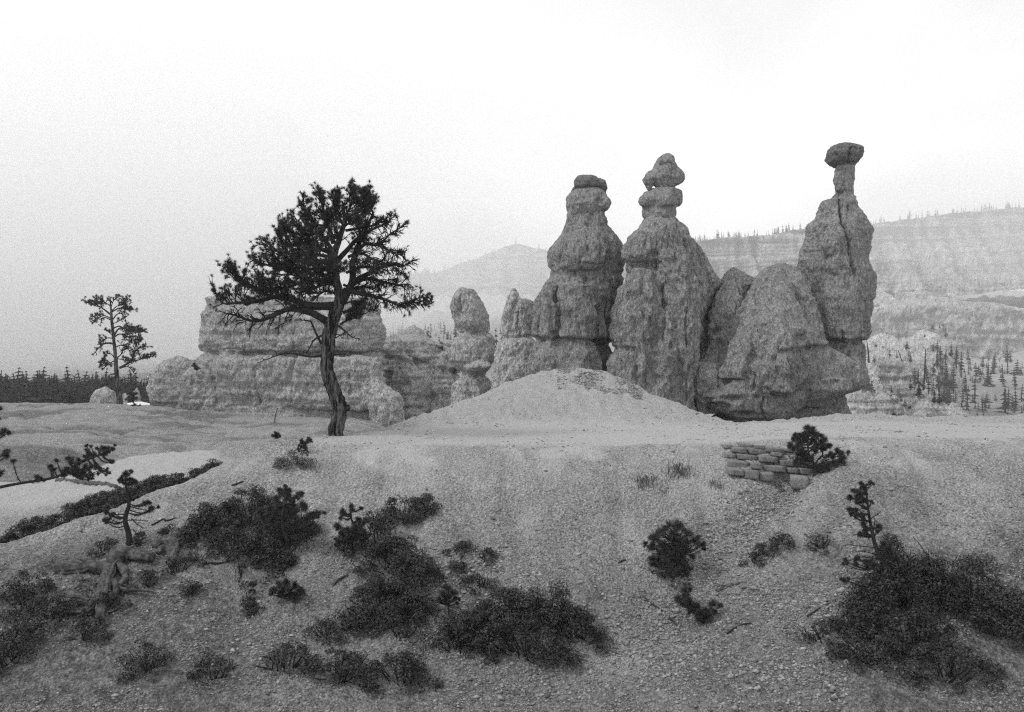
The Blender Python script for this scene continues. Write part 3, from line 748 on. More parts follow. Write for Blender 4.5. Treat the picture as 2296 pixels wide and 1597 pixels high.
rock_part('right_peak', [
    ([(588.5, 1742, 1764, 1.2), (593, 1727, 1768, 1.1), (600, 1718, 1788, 1.0), (610, 1706, 1803, 0.9), (625, 1692, 1817, 0.7), (645, 1680, 1824, 0.5), (669, 1667, 1829, 0.3), (690, 1658, 1834, 0.1), (708, 1650, 1840, 0), (745, 1634, 1850, -0.3), (770, 1624, 1858, -0.5), (800, 1610, 1872, -0.7), (840, 1596, 1892, -0.9), (870, 1590, 1893, -1.0), (886, 1600, 1880, -0.9), (895, 1620, 1850, -0.7)], Yf + 0.4, dict(df=0.45, power=1.6)),
    ([(600, 1738, 1760, 1.6), (640, 1714, 1776, 0.8), (690, 1694, 1795, 0.1), (740, 1680, 1818, -0.4), (772, 1672, 1832, -0.6), (800, 1664, 1830, -0.8), (850, 1650, 1826, -1.0), (890, 1655, 1800, -1.0)], Yf - 0.7, dict(df=0.6, power=1.35)),
    ([(640, 1690, 1706, 0.8), (690, 1668, 1708, 0.0), (740, 1650, 1706, -0.5), (790, 1630, 1700, -0.9), (850, 1612, 1690, -1.1)], Yf - 0.5, dict(df=0.9, power=1.4)),
    ([(700, 1740, 1756, 0.2), (760, 1725, 1775, -0.4), (820, 1715, 1785, -0.7), (880, 1720, 1780, -0.8)], Yf - 1.9, dict(df=0.8, power=1.4)),
    ([(690, 1784, 1800, 1), (735, 1780, 1828, 0.3), (770, 1786, 1846, 0), (782, 1796, 1842, 0)], Yf - 0.6, dict(df=0.8, power=1.5)),
], M_HOODOO, fin, bf, seed=12, A=(0.24, 0.13, 0.07), flute=0.36, strata=0.04, notches=[(780, 0.55, 4, 1745, 1862, -0.12), (888, 0.25, 3, 1600, 1800)], cracks=[(0.2, 2, [(1695, 640), (1690, 665), (1700, 680)]), (0.2, 2.2, [(1766, 610), (1790, 660), (1800, 700)]), (0.2, 1.8, [(1748, 770), (1735, 810)]), (0.2, 2, [(1692, 840), (1690, 870)])], pits=[(1800, 755, 9, 8, 0.3)])
rock_part('base', [
    ([(765, 1640, 1820), (790, 1600, 1890), (820, 1560, 1928), (850, 1545, 1937), (868, 1545, 1932), (880, 1550, 1905), (892, 1560, 1870), (905, 1580, 1848), (912, 1600, 1840)], Yf + 0.3, dict(df=0.22, power=2.6)),
    ([(815, 1545, 1612), (850, 1540, 1640), (880, 1545, 1650), (895, 1555, 1640), (930, 1565, 1610)], Yf - 0.6, dict(df=0.6)),
    ([(850, 1640, 1800), (880, 1610, 1812), (900, 1596, 1808), (915, 1600, 1796), (928, 1625, 1780), (938, 1650, 1765)], Yf - 1.5, dict(df=0.34, power=3.4)),
    ([(850, 1800, 1900), (872, 1780, 1906), (886, 1790, 1870), (898, 1795, 1830)], Yf - 1.4, dict(df=0.4, power=2.4)),
], M_HOODOO, fin, bf, seed=13, A=(0.2, 0.14, 0.08), flute=0.16, strata=0.05, notches=[(892, 0.45, 4, 1575, 1700, -0.08), (866, 0.3, 3, 1750, 1880, -0.2)],
    cracks=[(0.3, 2.2, [(1712, 890), (1708, 915), (1714, 938)])], pits=[(1632, 796, 20, 14, 0.4), (1608, 917, 26, 14, 0.9), (1665, 930, 28, 6, 0.5)])
rock_part('foot', [
    ([(872, 1760, 1890), (890, 1700, 1898), (915, 1620, 1905), (950, 1590, 1912), (1000, 1580, 1920)], Yf + 1.2, dict(df=0.32, power=2.4)),
], M_HOODOO, fin, bf, voxel=0.11, seed=14, A=(0.2, 0.16, 0.1), flute=0.22, strata=0.06)

# --- the small hoodoos to the left
Ys = 58.0
bs = P(1060, 900, Ys)
hs = tag(empty('hoodoo', bs), 'small blunt rock thumb leaning left on an overhanging waisted base', 'rock spire', 'small hoodoos beside the tall ones')
rock_part('head', [
    ([(645, 1031, 1042), (649, 1026, 1060), (657, 1018.5, 1067.5), (668, 1013, 1074.5), (682, 1009.5, 1081.5), (693.5, 1010, 1087.3), (704.7, 1014.3, 1093), (716, 1018.5, 1098), (730, 1021.3, 1099.4), (740, 1028, 1099), (746, 1032, 1094)], Ys, dict(df=0.8)),
    ([(664, 1013, 1026), (685, 1009.5, 1030), (700, 1014, 1030)], Ys - 0.6, dict(df=1.0)),
], M_MID, hs, bs, seed=16, A=(0.2, 0.15, 0.08), flute=0.14, strata=0.04, cracks=[(0.25, 2, [(1031, 650), (1033, 700)])])
rock_part('base', [
    ([(738, 1030, 1098), (747, 1027, 1101.3), (755, 1020, 1105.5), (766.5, 1014, 1111), (780.5, 1008.7, 1114), (800, 1006.4, 1115.4), (812, 1007, 1106), (818, 1013, 1101), (823, 1018.5, 1100), (831, 1032.5, 1094), (838, 1040, 1085), (848, 1030, 1095), (862, 1018, 1105), (920, 1010, 1115)], Ys, dict(df=0.75)),
    ([(812, 1060, 1100), (822, 1040, 1101), (832, 1045, 1080)], Ys - 1.2, dict(df=0.8)),
], M_MID, hs, bs, seed=17, A=(0.2, 0.14, 0.08), flute=0.16, strata=0.04, notches=[(745, 0.35, 4, 1020, 1105), (812, 0.25, 2.5, 1006, 1100)], pits=[(1098, 842, 7, 12, 0.5)])
Ym = 56.0
bm = P(1160, 900, Ym)
hm = tag(empty('hoodoo', bm), 'small rock spire with a pointed tip against the left tall spire', 'rock spire', 'small hoodoos beside the tall ones')
rock_part('body', [
    ([(646, 1149.5, 1155), (657, 1144, 1161), (667, 1137, 1167), (677, 1134, 1180), (688, 1131, 1184), (705, 1124, 1186), (721.6, 1122, 1187), (733, 1122.4, 1188), (747, 1128, 1188), (754, 1128, 1190), (761, 1122.4, 1197), (772, 1114, 1200), (789, 1111, 1206), (811, 1106, 1218), (831, 1104, 1225), (900, 1098, 1235)], Ym, dict(df=0.75)),
    ([(669, 1170, 1186), (676, 1165, 1198), (690, 1162, 1199), (750, 1160, 1196), (762, 1165, 1192)], Ym + 0.3, dict(df=0.8)),
], M_MID, hm, bm, seed=18, A=(0.2, 0.15, 0.08), flute=0.16, strata=0.04, notches=[(754, 0.4, 4, 1115, 1200)], cracks=[(0.2, 2, [(1165, 690), (1160, 745)])])

# --- pale layered butte behind the big pine
Yb = 80.0
bb = P(600, 940, Yb)
bt = tag(empty('butte', bb), 'pale blocky butte with a dark bedding seam standing behind the big pine', 'butte')
rock_part('upper_layer', [
    ([(667, 478, 640), (669, 471, 842), (680, 468, 843), (700, 463, 846), (728, 457, 852), (755, 454, 862), (775, 454, 858), (783, 458, 845), (790, 464, 838)], Yb + 1.5, dict(df=0.30, power=5)),
    ([(706, 600, 700), (712, 560, 850), (740, 556, 856), (780, 556, 850), (788, 562, 838)], Yb + 0.2, dict(df=0.40, power=4)),
    ([(690, 480, 560), (720, 470, 575), (770, 462, 580), (786, 468, 570)], Yb - 0.2, dict(df=0.6, power=3)),
    ([(740, 700, 770), (770, 690, 785), (786, 696, 780)], Yb - 1.0, dict(df=0.8, power=2.6)),
], M_BUTTE, bt, bb, voxel=0.15, seed=21, A=(0.5, 0.28, 0.14), flute=0.12, strata=0.20, notches=[(776, 0.12, 2, 450, 860), (722, 0.12, 3, 455, 855)],
    cracks=[(0.35, 2.5, [(557, 740), (560, 765), (565, 785)]), (0.3, 2, [(622, 735), (616, 780)]), (0.3, 2, [(660, 735), (657, 782)])], pits=[(471, 705, 6, 4, 0.2)])
rock_part('lower_layer', [
    ([(782, 468, 836), (792, 462, 839), (800, 456, 842), (812, 440, 850), (830, 425, 854), (850, 418, 856), (880, 412, 862), (905, 414, 866), (915, 420, 860), (922, 430, 850)], Yb + 0.5, dict(df=0.27, power=4)),
    ([(797, 390, 403), (803, 380, 415), (812, 366, 440), (820, 360, 470), (832, 354, 480), (848, 342, 490), (860, 340, 495), (890, 340.5, 498), (904, 343, 496), (914, 352, 485), (920, 365, 475)], Yb - 0.9, dict(df=0.5, power=4.5)),
    ([(806, 462, 572), (840, 455, 590), (895, 455, 600), (908, 460, 590), (920, 470, 580)], Yb - 1.3, dict(df=0.42, power=5)),
    ([(800, 560, 660), (850, 556, 664), (890, 556, 664), (906, 560, 660), (918, 570, 650)], Yb - 1.5, dict(df=0.45, power=5)),
    ([(803, 655, 800), (850, 650, 830), (895, 652, 840), (908, 658, 830), (918, 668, 820)], Yb - 1.6, dict(df=0.4, power=5)),
    ([(800, 760, 842), (830, 765, 853), (850, 770, 860), (900, 770, 880), (920, 780, 870)], Yb - 1.6, dict(df=0.7, power=3)),
], M_BUTTE, bt, bb, voxel=0.15, seed=22, A=(0.42, 0.28, 0.14), flute=0.16, strata=0.18, notches=[(905, 0.3, 4, 350, 870), (789, 0.75, 3.2, 452, 842)],
    cracks=[(0.3, 2.2, [(467, 822), (480, 860), (484, 905)]), (0.35, 2.4, [(567, 830), (577, 880), (583, 905)]), (0.5, 3, [(664, 798), (650, 840), (653, 900)]), (0.2, 2, [(783, 840), (790, 900)])], pits=[(755, 870, 18, 20, 0.2)])
rock_part('undercut_foot', [
    ([(908, 356, 850), (920, 352, 862), (932, 345, 880), (945, 340, 890), (975, 330, 900)], Yb + 0.2, dict(df=0.26, power=4)),
], M_BUTTE, bt, bb, voxel=0.18, seed=23, A=(0.3, 0.2, 0.1), flute=0.12, strata=0.16)
rock_part('end_block', [
    ([(800, 836, 850), (817, 832, 854), (847, 830, 857), (878, 828, 884), (890, 828, 899), (905, 830, 902), (941, 835, 908), (970, 835, 912)], Yb - 4.5, dict(df=0.7, power=3)),
], M_BUTTE, bt, bb, voxel=0.15, seed=24, A=(0.25, 0.2, 0.12), flute=0.2, strata=0.06)

# --- cone-topped hill with broken ledges, between the butte and the small spires
Yk = 90.0
bk = P(930, 940, Yk)
ck = tag(empty('rock_hill', bk), 'cone-topped hill of broken ledges between the butte and the small rock thumb', 'rock hill')
rock_part('cone', [
    ([(728.6, 924, 929), (734, 915, 936), (740, 905, 945), (750, 886, 954), (757, 866, 960), (764, 842, 972), (770, 836, 990), (785, 832, 1005), (800, 830, 1010)], Yk + 2, dict(df=0.6)),
], M_MID, ck, bk, voxel=0.16, seed=26, A=(0.2, 0.15, 0.1), flute=0.1, strata=0.05)
rock_part('ledge', [
    ([(764, 842, 950), (772, 838, 985), (785, 836, 1000), (800, 834, 1010), (820, 834, 1020), (835, 850, 1030), (850, 850, 1034), (880, 848, 1036), (960, 846, 1040)], Yk - 1.5, dict(df=0.35, power=3)),
    ([(845, 890, 960), (860, 880, 1000), (890, 870, 1016), (960, 866, 1024)], Yk - 4, dict(df=0.5, power=3)),
    ([(752, 870, 884), (764, 856, 900), (790, 850, 910), (830, 848, 915)], Yk - 3.5, dict(df=0.8, power=2.2)),
    ([(758, 948, 962), (772, 940, 978), (800, 936, 985), (850, 930, 990)], Yk - 3.0, dict(df=0.8, power=1.8)),
    ([(800, 900, 920), (830, 885, 945), (880, 878, 955), (960, 870, 965)], Yk - 5.5, dict(df=0.8, power=1.6)),
    ([(790, 985, 1000), (820, 972, 1012), (880, 965, 1020), (960, 960, 1025)], Yk - 5.0, dict(df=0.8, power=1.6)),
    ([(765, 984, 1014), (772, 984, 1024), (800, 984, 1030), (830, 986, 1034)], Yk - 2.5, dict(df=0.8, power=3)),
], M_MID, ck, bk, voxel=0.16, seed=27, A=(0.5, 0.35, 0.16), flute=0.18, strata=0.30, notches=[(806, 0.8, 4, 860, 960, 0.12), (826, 0.9, 4, 950, 1036, 0.15), (885, 0.5, 3, 890, 1000), (912, 0.5, 3, 900, 950)],
    cracks=[(0.9, 3.5, [(984, 765), (988, 785)])])
print('rocks', round(time.time() - T0, 1))
# ------------------------------------------------------------------ far amphitheatre rim, badlands, fog
def rim_v(u):
    return pchip([-FAR, 400, 860, 925, 1002, 1016, 1063, 1105, 1153, 1230, 1400, 1555, 1623, 1680, 1738, 1798, 1870, 1951, 2026, 2121, 2500, FAR],
                 [640, 640, 628, 614, 602, 592, 578, 560, 544, 556, 552, 541, 531, 528, 523, 511, 506, 499, 491, 478, 455, 455], u)

def make_cliff():
    uc = np.arange(300, 3000, 5.5)
    nl = 90
    s = np.linspace(0, 1, nl)                        # 0 = rim, 1 = foot of the wall
    rv = rim_v(uc)
    foot = rv + 190
    vv = rv[None] + (foot - rv)[None] * s[:, None]
    Yc = 1520.0 - 150 * s[:, None] ** 1.6 * np.ones((1, len(uc)))
    X = (uc[None] - CU) / F * 1500.0 * np.ones((nl, 1)); Z = zv(vv, 1500.0)
    q = np.stack([X.ravel(), Yc.ravel(), Z.ravel()], -1)
    # benches and buttresses
    wob = np.stack([fbm(q * 0.006, 3, 51), fbm(q * 0.006, 3, 52), np.zeros(len(q))], -1) * 20
    fl = ridged((q + wob) * np.array([0.030, 0.0, 0.004]), 4, 53) - 0.5
    bench = fbm(np.stack([q[:, 0] * 0.0008, q[:, 1] * 0.0, q[:, 2] * 0.055], -1), 4, 54, 0.6)
    bay = fbm(q * np.array([0.0035, 0.0, 0.001]), 3, 55)
    d = (60 * fl * (0.45 + 0.8 * np.clip(s, 0, 1)[:, None] * np.ones((1, len(uc)))).ravel() + 34 * bench + 75 * bay)
    Yd = Yc.ravel() - d
    Zd = Z.ravel() + 5.0 * fbm(q * 0.02, 3, 56) * (s[:, None] * np.ones((1, len(uc)))).ravel() + 2.5 * fbm(q * np.array([0.02, 0, 0]), 3, 57)
    V = np.stack([X.ravel(), Yd, Zd], -1)
    # plateau behind the rim
    back = np.stack([X[0], Yd[:len(uc)] + 450, Zd[:len(uc)] + 25], -1)
    V = np.concatenate([back, V])
    n = nl + 1; m_ = len(uc)
    r = np.arange(n - 1)[:, None] * m_; c = np.arange(m_ - 1)[None]
    Q4 = np.stack([r + c, r + m_ + c, r + m_ + c + 1, r + c + 1], -1).reshape(-1, 4)
    return mesh_np('rim_cliff', V, quads=Q4), V[m_:2 * m_]
me, RIM = make_cliff()
tag(link('rim_cliff', me, None, M_FARROCK), 'long pale cliff wall along the far canyon rim, half lost in mist', kind='structure')

M_FARLEAF = mat_leaf('far_conifer_needles', 0.015, 0.04, 0.9, spec=0.05)
M_BARK_D = mat_simple('dark_bark', 0.010, 0.05, 14, 0.95, 0.03, (1, 1, 0.25))

def conifer(mb, p, h, w, rs, tiers=7, dead=False, fine=True):
    """one distant conifer: trunk and ragged whorls of drooping boughs"""
    x, y, z = p
    lean = rs.normal(0, 0.03, 2)
    top = np.array([x + lean[0] * h, y + lean[1] * h, z + h])
    mb.tube([(x, y, z - 0.06 * h), (x + lean[0] * h * .5, y, z + h * 0.5), top], [0.035 * h * .7, 0.02 * h, 0.004 * h], 5 if fine else 3)
    if dead: return
    for k in range(tiers):
        f = (k + 0.6) / tiers
        zz = z + h * (0.12 + 0.86 * f); r = w * (1.02 - f) ** 0.7 * rs.uniform(0.5, 1.25)
        if rs.rand() < 0.08: continue
        nb = 6 if fine else 5
        a0 = rs.uniform(0, 6.28)
        for j in range(nb):
            a = a0 + j * 6.283 / nb + rs.uniform(-.3, .3); rr = r * rs.uniform(0.55, 1.15)
            c = np.array([x + lean[0] * h * f, y + lean[1] * h * f, zz])
            tip = c + np.array([math.cos(a) * rr, math.sin(a) * rr, -0.35 * rr + rs.uniform(-.1, .1) * rr])
            s_ = np.array([-math.sin(a), math.cos(a), 0]) * rr * 0.42
            midp = c + (tip - c) * 0.55
            if not fine:
                mb.add([c + [0, 0, 0.05 * h], midp + s_, tip, midp - s_], [[0, 1, 2], [0, 2, 3]]); continue
            mb.add([c + [0, 0, 0.10 * h / tiers * 3], midp + s_, tip, midp - s_, midp + [0, 0, 0.05 * h]], [[0, 1, 4], [1, 2, 4], [2, 3, 4], [3, 0, 4]])

_tr = np.random.RandomState(7)
TPL = []
for k in range(10):
    _m = MB(); conifer(_m, (0, 0, 0), 1.0, _tr.uniform(0.20, 0.34), _tr, 6, False, False)
    vv_ = np.concatenate(_m.v); tt_ = np.concatenate(_m.t + [np.concatenate([np.array(q)[:, [0, 1, 2]], np.array(q)[:, [0, 2, 3]]]) for q in _m.q])
    TPL.append((vv_.astype(float), tt_))
def put_conifer(mb, p, h, rs, wide=1.0):
    v, t_ = TPL[rs.randint(len(TPL))]
    a = rs.uniform(0, 6.28); c, s_ = math.cos(a), math.sin(a)
    w = wide * rs.uniform(0.8, 1.2)
    x = (v[:, 0] * c - v[:, 1] * s_) * h * w; y = (v[:, 0] * s_ + v[:, 1] * c) * h * w
    mb.add(np.stack([x + p[0], y + p[1], v[:, 2] * h + p[2]], -1), t_)
rs = np.random.RandomState(77)
# trees fringing the rim and the slopes below it: one mass each
mb = MB()
for k in range(900):
    i = rs.randint(0, len(RIM))
    u = RIM[i][0] / 1500 * F + CU
    dens = 0.9 if (900 < u < 1015) else (0.75 if u > 1540 else 0.12)
    if rs.rand() > dens: continue
    hgt = rs.uniform(8, 15) * (1.25 if rs.rand() < 0.15 else 1)
    p = RIM[i] + [rs.uniform(-2, 2), rs.uniform(3, 45), 0]
    put_conifer(mb, (p[0], p[1], p[2] - 1), hgt, rs)
tag(mb.build('rim_forest', M_FARLEAF, smooth=False), 'thin fringe of tiny dark conifers along the misty rim', 'forest', kind='stuff')

def scatter_forest(name, label, n, ufun, ys, hr, dens=None, seed=1, wide=1.0):
    r2 = np.random.RandomState(seed)
    mb = MB(); cnt = 0
    while cnt < n:
        u = r2.uniform(*ufun); y = math.exp(r2.uniform(math.log(ys[0]), math.log(ys[1])))
        x = (u - CU) / F * y
        if dens is not None and fbm(np.array([[x * dens[0], y * dens[0], 3.3]]), 3, seed)[0] < dens[1] + r2.uniform(-.1, .1):
            cnt += 0.25; continue
        h = min(hr[0] * math.exp(abs(r2.normal(0, 0.45))) * r2.uniform(0.6, 1.0), hr[1] * 1.3)
        put_conifer(mb, (x, y, float(ground_z(x, y)[0]) - 0.3), h, r2, wide)
        cnt += 1
    return tag(mb.build(name, M_FARLEAF, smooth=False), label, 'forest', kind='stuff')
scatter_forest('valley_forest', 'dense dark forest filling the valley below the fog at far left', 2100, (-260, 430), (122, 200), (2.0, 3.8), None, 3, 2.1)
scatter_forest('slope_forest', 'scattered dark conifers on the misty slope behind the small spires', 330, (780, 1260), (260, 800), (5, 9), (0.015, 0.0), 4)
scatter_forest('hollow_forest', 'dark conifers in the hollow behind the cone-topped hill', 260, (850, 1015), (190, 330), (4, 7), (0.02, -0.05), 6, 1.3)
scatter_forest('canyon_forest', 'bands of small dark conifers across the pale slopes right of the spires', 650, (1840, 2600), (560, 1250), (7, 13), (0.010, 0.02), 5, 1.3)
scatter_forest('bench_forest', 'band of small dark conifers behind the pale cliff bench at far right', 420, (1945, 2500), (640, 1250), (7, 13), (0.012, -0.08), 12, 1.3)
print('far', round(time.time() - T0, 1))

# ------------------------------------------------------------------ pale badlands and single trees right of the hoodoos, and odd rocks at far left
ZB = conv_b = (lambda x0, y0, sc: (lambda x, y: ((x0 + x / sc) * 2296.0 / 3840.0, (y0 + y / sc) * 2296.0 / 3840.0)))(3150, 1000, 1137 / 420.0)
def zrows(rows):
    """(y, x_left, x_right) in the enlargement -> (v, u_left, u_right)"""
    return [(ZB(0, y)[1], ZB(a, 0)[0], ZB(b, 0)[0]) for y, a, b in rows]
M_PALE = mat_rock('pale_badland', 0.52, 0.64, 0.09, 0.35, 0.8, 0.10, 0.5)
M_PALE2 = mat_rock('grey_badland', 0.44, 0.56, 0.32, 0.45, 0.8, 0.10, 0.8)
def outcrop(name, label, lofts, Y, mat, voxel, seed, A, flute, strata, cat='rock outcrop', group=None, **kw):
    b = P(lofts[0][0][-1][1], lofts[0][0][-1][0], Y)
    mb = MB()
    for lf in lofts:
        loft(mb, lf[0], Y + (lf[1] if len(lf) > 1 else 0), **(lf[2] if len(lf) > 2 else {}))
    me = remesh(mb, voxel); relax(me, 2); weather(me, seed=seed, A=A, flute=flute, strata=strata, **kw)
    co, _ = get_np(me); me.vertices.foreach_set('co', (co - b).astype(np.float32).ravel()); me.update()
    o = link(name, me, None, mat); o.location = b; me.name = name
    return tag(o, label, cat, group)
grp = 'pale badland rocks right of the spires'
outcrop('rock_spire_row', 'row of little pale spires just behind the trail at the right', [
    (zrows([(1240, 272, 292), (1290, 245, 318), (1340, 235, 345), (1420, 220, 360), (2300, 150, 400)]), 0), (zrows([(1250, 418, 440), (1290, 395, 470), (1330, 370, 500), (1420, 340, 520), (2300, 300, 560)]), 0),
    (zrows([(1303, 540, 562), (1350, 518, 590), (1400, 500, 612), (1470, 480, 640), (2300, 440, 700)]), 0.5), (zrows([(1288, 100, 240), (1330, 92, 300), (1400, 80, 480), (1480, 45, 500), (2300, 0, 560)]), 1.2, dict(df=0.4, power=3))],
    128, M_PALE2, 0.22, 301, (0.4, 0.35, 0.2), 0.4, 0.4, 'rock spire', grp, fs=0.55, notches=[(903, 0.8, 3, 1890, 2020)])
outcrop('rock_spire', 'pale stepped spire just behind the trail near the right edge', [
    (zrows([(1243, 897, 908), (1270, 878, 928), (1310, 862, 945), (1350, 830, 958), (1400, 770, 985), (1500, 738, 1030), (2300, 650, 1120)]), 0), (zrows([(1290, 800, 822), (1330, 780, 835), (1420, 760, 850), (2300, 700, 900)]), 0.3)],
    126, M_PALE2, 0.22, 302, (0.4, 0.35, 0.2), 0.3, 0.5, 'rock spire', grp, fs=0.55)
outcrop('rock_spire', 'low broken pale rocks at the right edge behind the trail', [
    (zrows([(1350, 1015, 1030), (1390, 985, 1060), (1430, 1000, 1130), (1500, 980, 1300), (2300, 950, 1500)]), 0), (zrows([(1375, 1120, 1160), (1410, 1090, 1230), (2300, 1000, 1400)]), 1)], 132, M_PALE2, 0.25, 303, (0.4, 0.35, 0.2), 0.3, 0.4, 'rock spire', grp, fs=0.55)
outcrop('rock_ridge', 'banded grey rock ridge with a pointed top among the dark conifers', [
    (zrows([(890, 490, 504), (930, 458, 524), (955, 440, 612), (1000, 425, 655), (1100, 405, 700), (1200, 400, 720), (1320, 400, 740), (2300, 350, 800)]), 0, dict(df=0.6)), (zrows([(952, 396, 408), (990, 384, 428), (1100, 380, 440), (1250, 380, 440), (2300, 350, 460)]), -1, dict(df=0.9))],
    185, M_PALE2, 0.3, 304, (0.6, 0.5, 0.3), 0.7, 0.7, 'rock ridge', grp, fs=0.4, notches=[(848, 1.0, 2.5, 1965, 2050)])
outcrop('pale_dome', 'bare pale dome hill directly right of the hammer-capped spire', [
    (zrows([(664, 400, 470), (690, 350, 520), (740, 290, 580), (800, 255, 640), (880, 220, 700), (1000, 180, 760), (1800, 100, 820)]), 0, dict(df=0.7))], 330, M_PALE, 0.6, 305, (1.6, 1.0, 0.4), 1.3, 0.3, 'hill', grp, fs=0.16)
outcrop('pale_dome', 'bare pale dome hill nearer the right edge', [
    (zrows([(650, 790, 880), (680, 750, 960), (720, 725, 1020), (800, 700, 1080), (900, 680, 1150), (1000, 660, 1200), (1800, 600, 1300)]), 0, dict(df=0.7))], 350, M_PALE, 0.6, 306, (1.6, 1.0, 0.4), 1.3, 0.3, 'hill', grp, fs=0.16)
outcrop('cliff_bench', 'long pale cliff bench with a dark tree line on top, far right', [
    (zrows([(436, 150, 1900), (450, 145, 1905), (500, 130, 1920), (560, 120, 1930), (1150, 50, 2000)]), 0, dict(df=0.12, power=5, nlev=40, seg=220))], 560, M_PALE, 1.1, 307, (3.0, 2.2, 1.0), 3.0, 1.5, 'cliff', grp, fs=0.10)
outcrop('rock_outcrop', 'pale broken knoll at the foot of the lone left pine', [
    ([(v, u0, u1) for v, u0, u1 in ((867, 232, 243), (873, 218, 250), (882, 210, 260), (892, 205, 264), (905, 202, 268), (960, 198, 275))], 0, dict(df=0.7))], 92, M_PALE2, 0.2, 308, (0.3, 0.3, 0.15), 0.25, 0.15)
outcrop('rock_outcrop', 'small pale rock wedged between the lone pine and the butte', [
    ([(866, 306, 310), (875, 298, 314), (885, 288, 316), (900, 276, 318), (950, 270, 322)], 0, dict(df=0.7)), ([(880, 276, 284), (900, 270, 290), (950, 265, 295)], 0.5)], 100, M_PALE2, 0.25, 309, (0.3, 0.3, 0.15), 0.25, 0.15)
# snow lying on the ridge top at far left
ms, t, b_ = mat_base('snow', 0.7, 0.3); b_.inputs['Base Color'].default_value = (0.82, 0.82, 0.82, 1)
for lab, (u0, u1, va, vb) in (('thin white snow strip on the ridge right of the lone pine', (283, 338, 903, 915)), ('small white snow patch on the ridge left of the lone pine', (190, 236, 907, 915))):
    n_, m_ = 40, 14
    uu = np.linspace(u0, u1, n_)[None]; yy = np.linspace(79.5, 86.0, m_)[:, None]
    x = (uu - CU) / F * yy; y = yy * np.ones_like(uu)
    top = va + 5 * np.sin(np.linspace(0, 3.1, n_))[None] * -1 + 4
    z = zv(top, 84.0) - 0.55 * ((yy - 84.5) / 4.5) ** 2 + 0.10 * fbm(np.stack([x.ravel() * .6, y.ravel() * .6, 0 * x.ravel()], -1), 3, 60).reshape(x.shape)
    rim = np.zeros_like(x, bool); rim[0] = rim[-1] = True; rim[:, 0] = rim[:, -1] = True
    z = np.where(rim, z - 1.2, z)
    r = np.arange(m_ - 1)[:, None] * n_; c = np.arange(n_ - 1)[None]
    q = np.stack([r + c, r + c + 1, r + n_ + c + 1, r + n_ + c], -1).reshape(-1, 4)
    o = link('snow_patch', mesh_np('snow_patch', np.stack([x, y, z], -1).reshape(-1, 3), quads=q), None, ms)
    tag(o, lab, 'snow patch')

# single conifers one can pick out on the badlands: built once in a few shapes, then copied with their parts
protos = []
rsb = np.random.RandomState(99)
for k in range(6):
    w = MB(); w.tube([(0, 0, -0.08), (0.01, 0, 0.5), (0.0, 0, 1.0)], [0.022, 0.013, 0.003], 6)
    cm = MB(); conifer(cm, (0, 0, 0), 1.0, rsb.uniform(0.20, 0.34), rsb, 10 if k < 4 else 7)
    protos.append((w.mesh('trunk'), cm.mesh('crown', smooth=False)))
    protos[-1][0].materials.append(M_BARK_D); protos[-1][1].materials.append(M_FARLEAF)
bpy.context.view_layer.update(); DG = bpy.context.evaluated_depsgraph_get()
FOUND = []
def place_conifer(u, v, Y, hpx, label, group, lean=0.0):
    z = zv(v, Y)
    h = hpx / F * Y
    tm, cm = protos[rsb.randint(len(protos))]
    root = empty('conifer', ((u - CU) / F * Y, Y, z - 0.1)); root.scale = (h, h, h); root.rotation_euler = (0, lean, rsb.uniform(0, 6.28))
    tag(root, label, 'tree', group)
    link('trunk', tm, root); link('crown', cm, root)
G1 = 'dark conifers on the pale badlands at the right'
L1 = 'dark slender conifer on the pale badlands right of the spires'
for x, y, hp, Y in ((345, 980, 40, 210), (505, 905, 30, 240), (575, 920, 34, 240), (680, 820, 26, 300), (715, 960, 34, 240), (700, 900, 26, 260), (945, 850, 28, 300), (990, 860, 36, 290), (935, 620, 26, 420), (1010, 640, 30, 420), (1050, 640, 34, 420), (1075, 700, 40, 400), (1020, 980, 60, 240), (1070, 960, 60, 240), (985, 1010, 55, 235), (870, 1050, 46, 230), (1040, 1120, 66, 215), (950, 1130, 60, 215), (880, 1160, 50, 215), (1000, 1240, 70, 205), (1075, 1230, 76, 205), (900, 1270, 50, 200), (760, 1210, 56, 200), (720, 1230, 46, 200), (800, 1290, 44, 190), (660, 1400, 34, 165), (700, 1440, 40, 160), (620, 1360, 34, 170), (320, 1250, 50, 180), (280, 1240, 46, 180), (350, 1260, 40, 178), (520, 1290, 44, 178), (540, 1500, 44, 121), (1080, 1380, 60, 180), (1010, 1380, 46, 175), (960, 1370, 40, 172), (75, 1490, 14, 124), (860, 700, 12, 340), (470, 685, 12, 325), (365, 800, 14, 300), (435, 810, 20, 300), (1130, 900, 60, 260), (1180, 1000, 66, 240), (1230, 1100, 70, 220), (1300, 950, 60, 260), (1380, 1150, 74, 215), (1450, 1020, 60, 240), (1500, 1200, 76, 205), (1560, 1050, 66, 235), (1150, 1250, 76, 200), (1280, 1280, 70, 195), (1650, 1180, 70, 210), (1700, 1000, 60, 250), (1780, 1230, 76, 200)):
    u, v = ZB(x, y); FOUND.append((u, v + 3, Y, hp * rsb.uniform(0.45, 0.85)))
def seen_y(u, v, Y):
    d = Vector(((u - CU) / F, 1.0, -(v - CV) / F)).normalized()
    ok, loc, *_ = SC.ray_cast(DG, d * 40.0, d)
    return loc[1] if ok and 90 < loc[1] < 700 else Y
FOUND = [(u, v, seen_y(u, v, Y), hp) for u, v, Y, hp in FOUND]
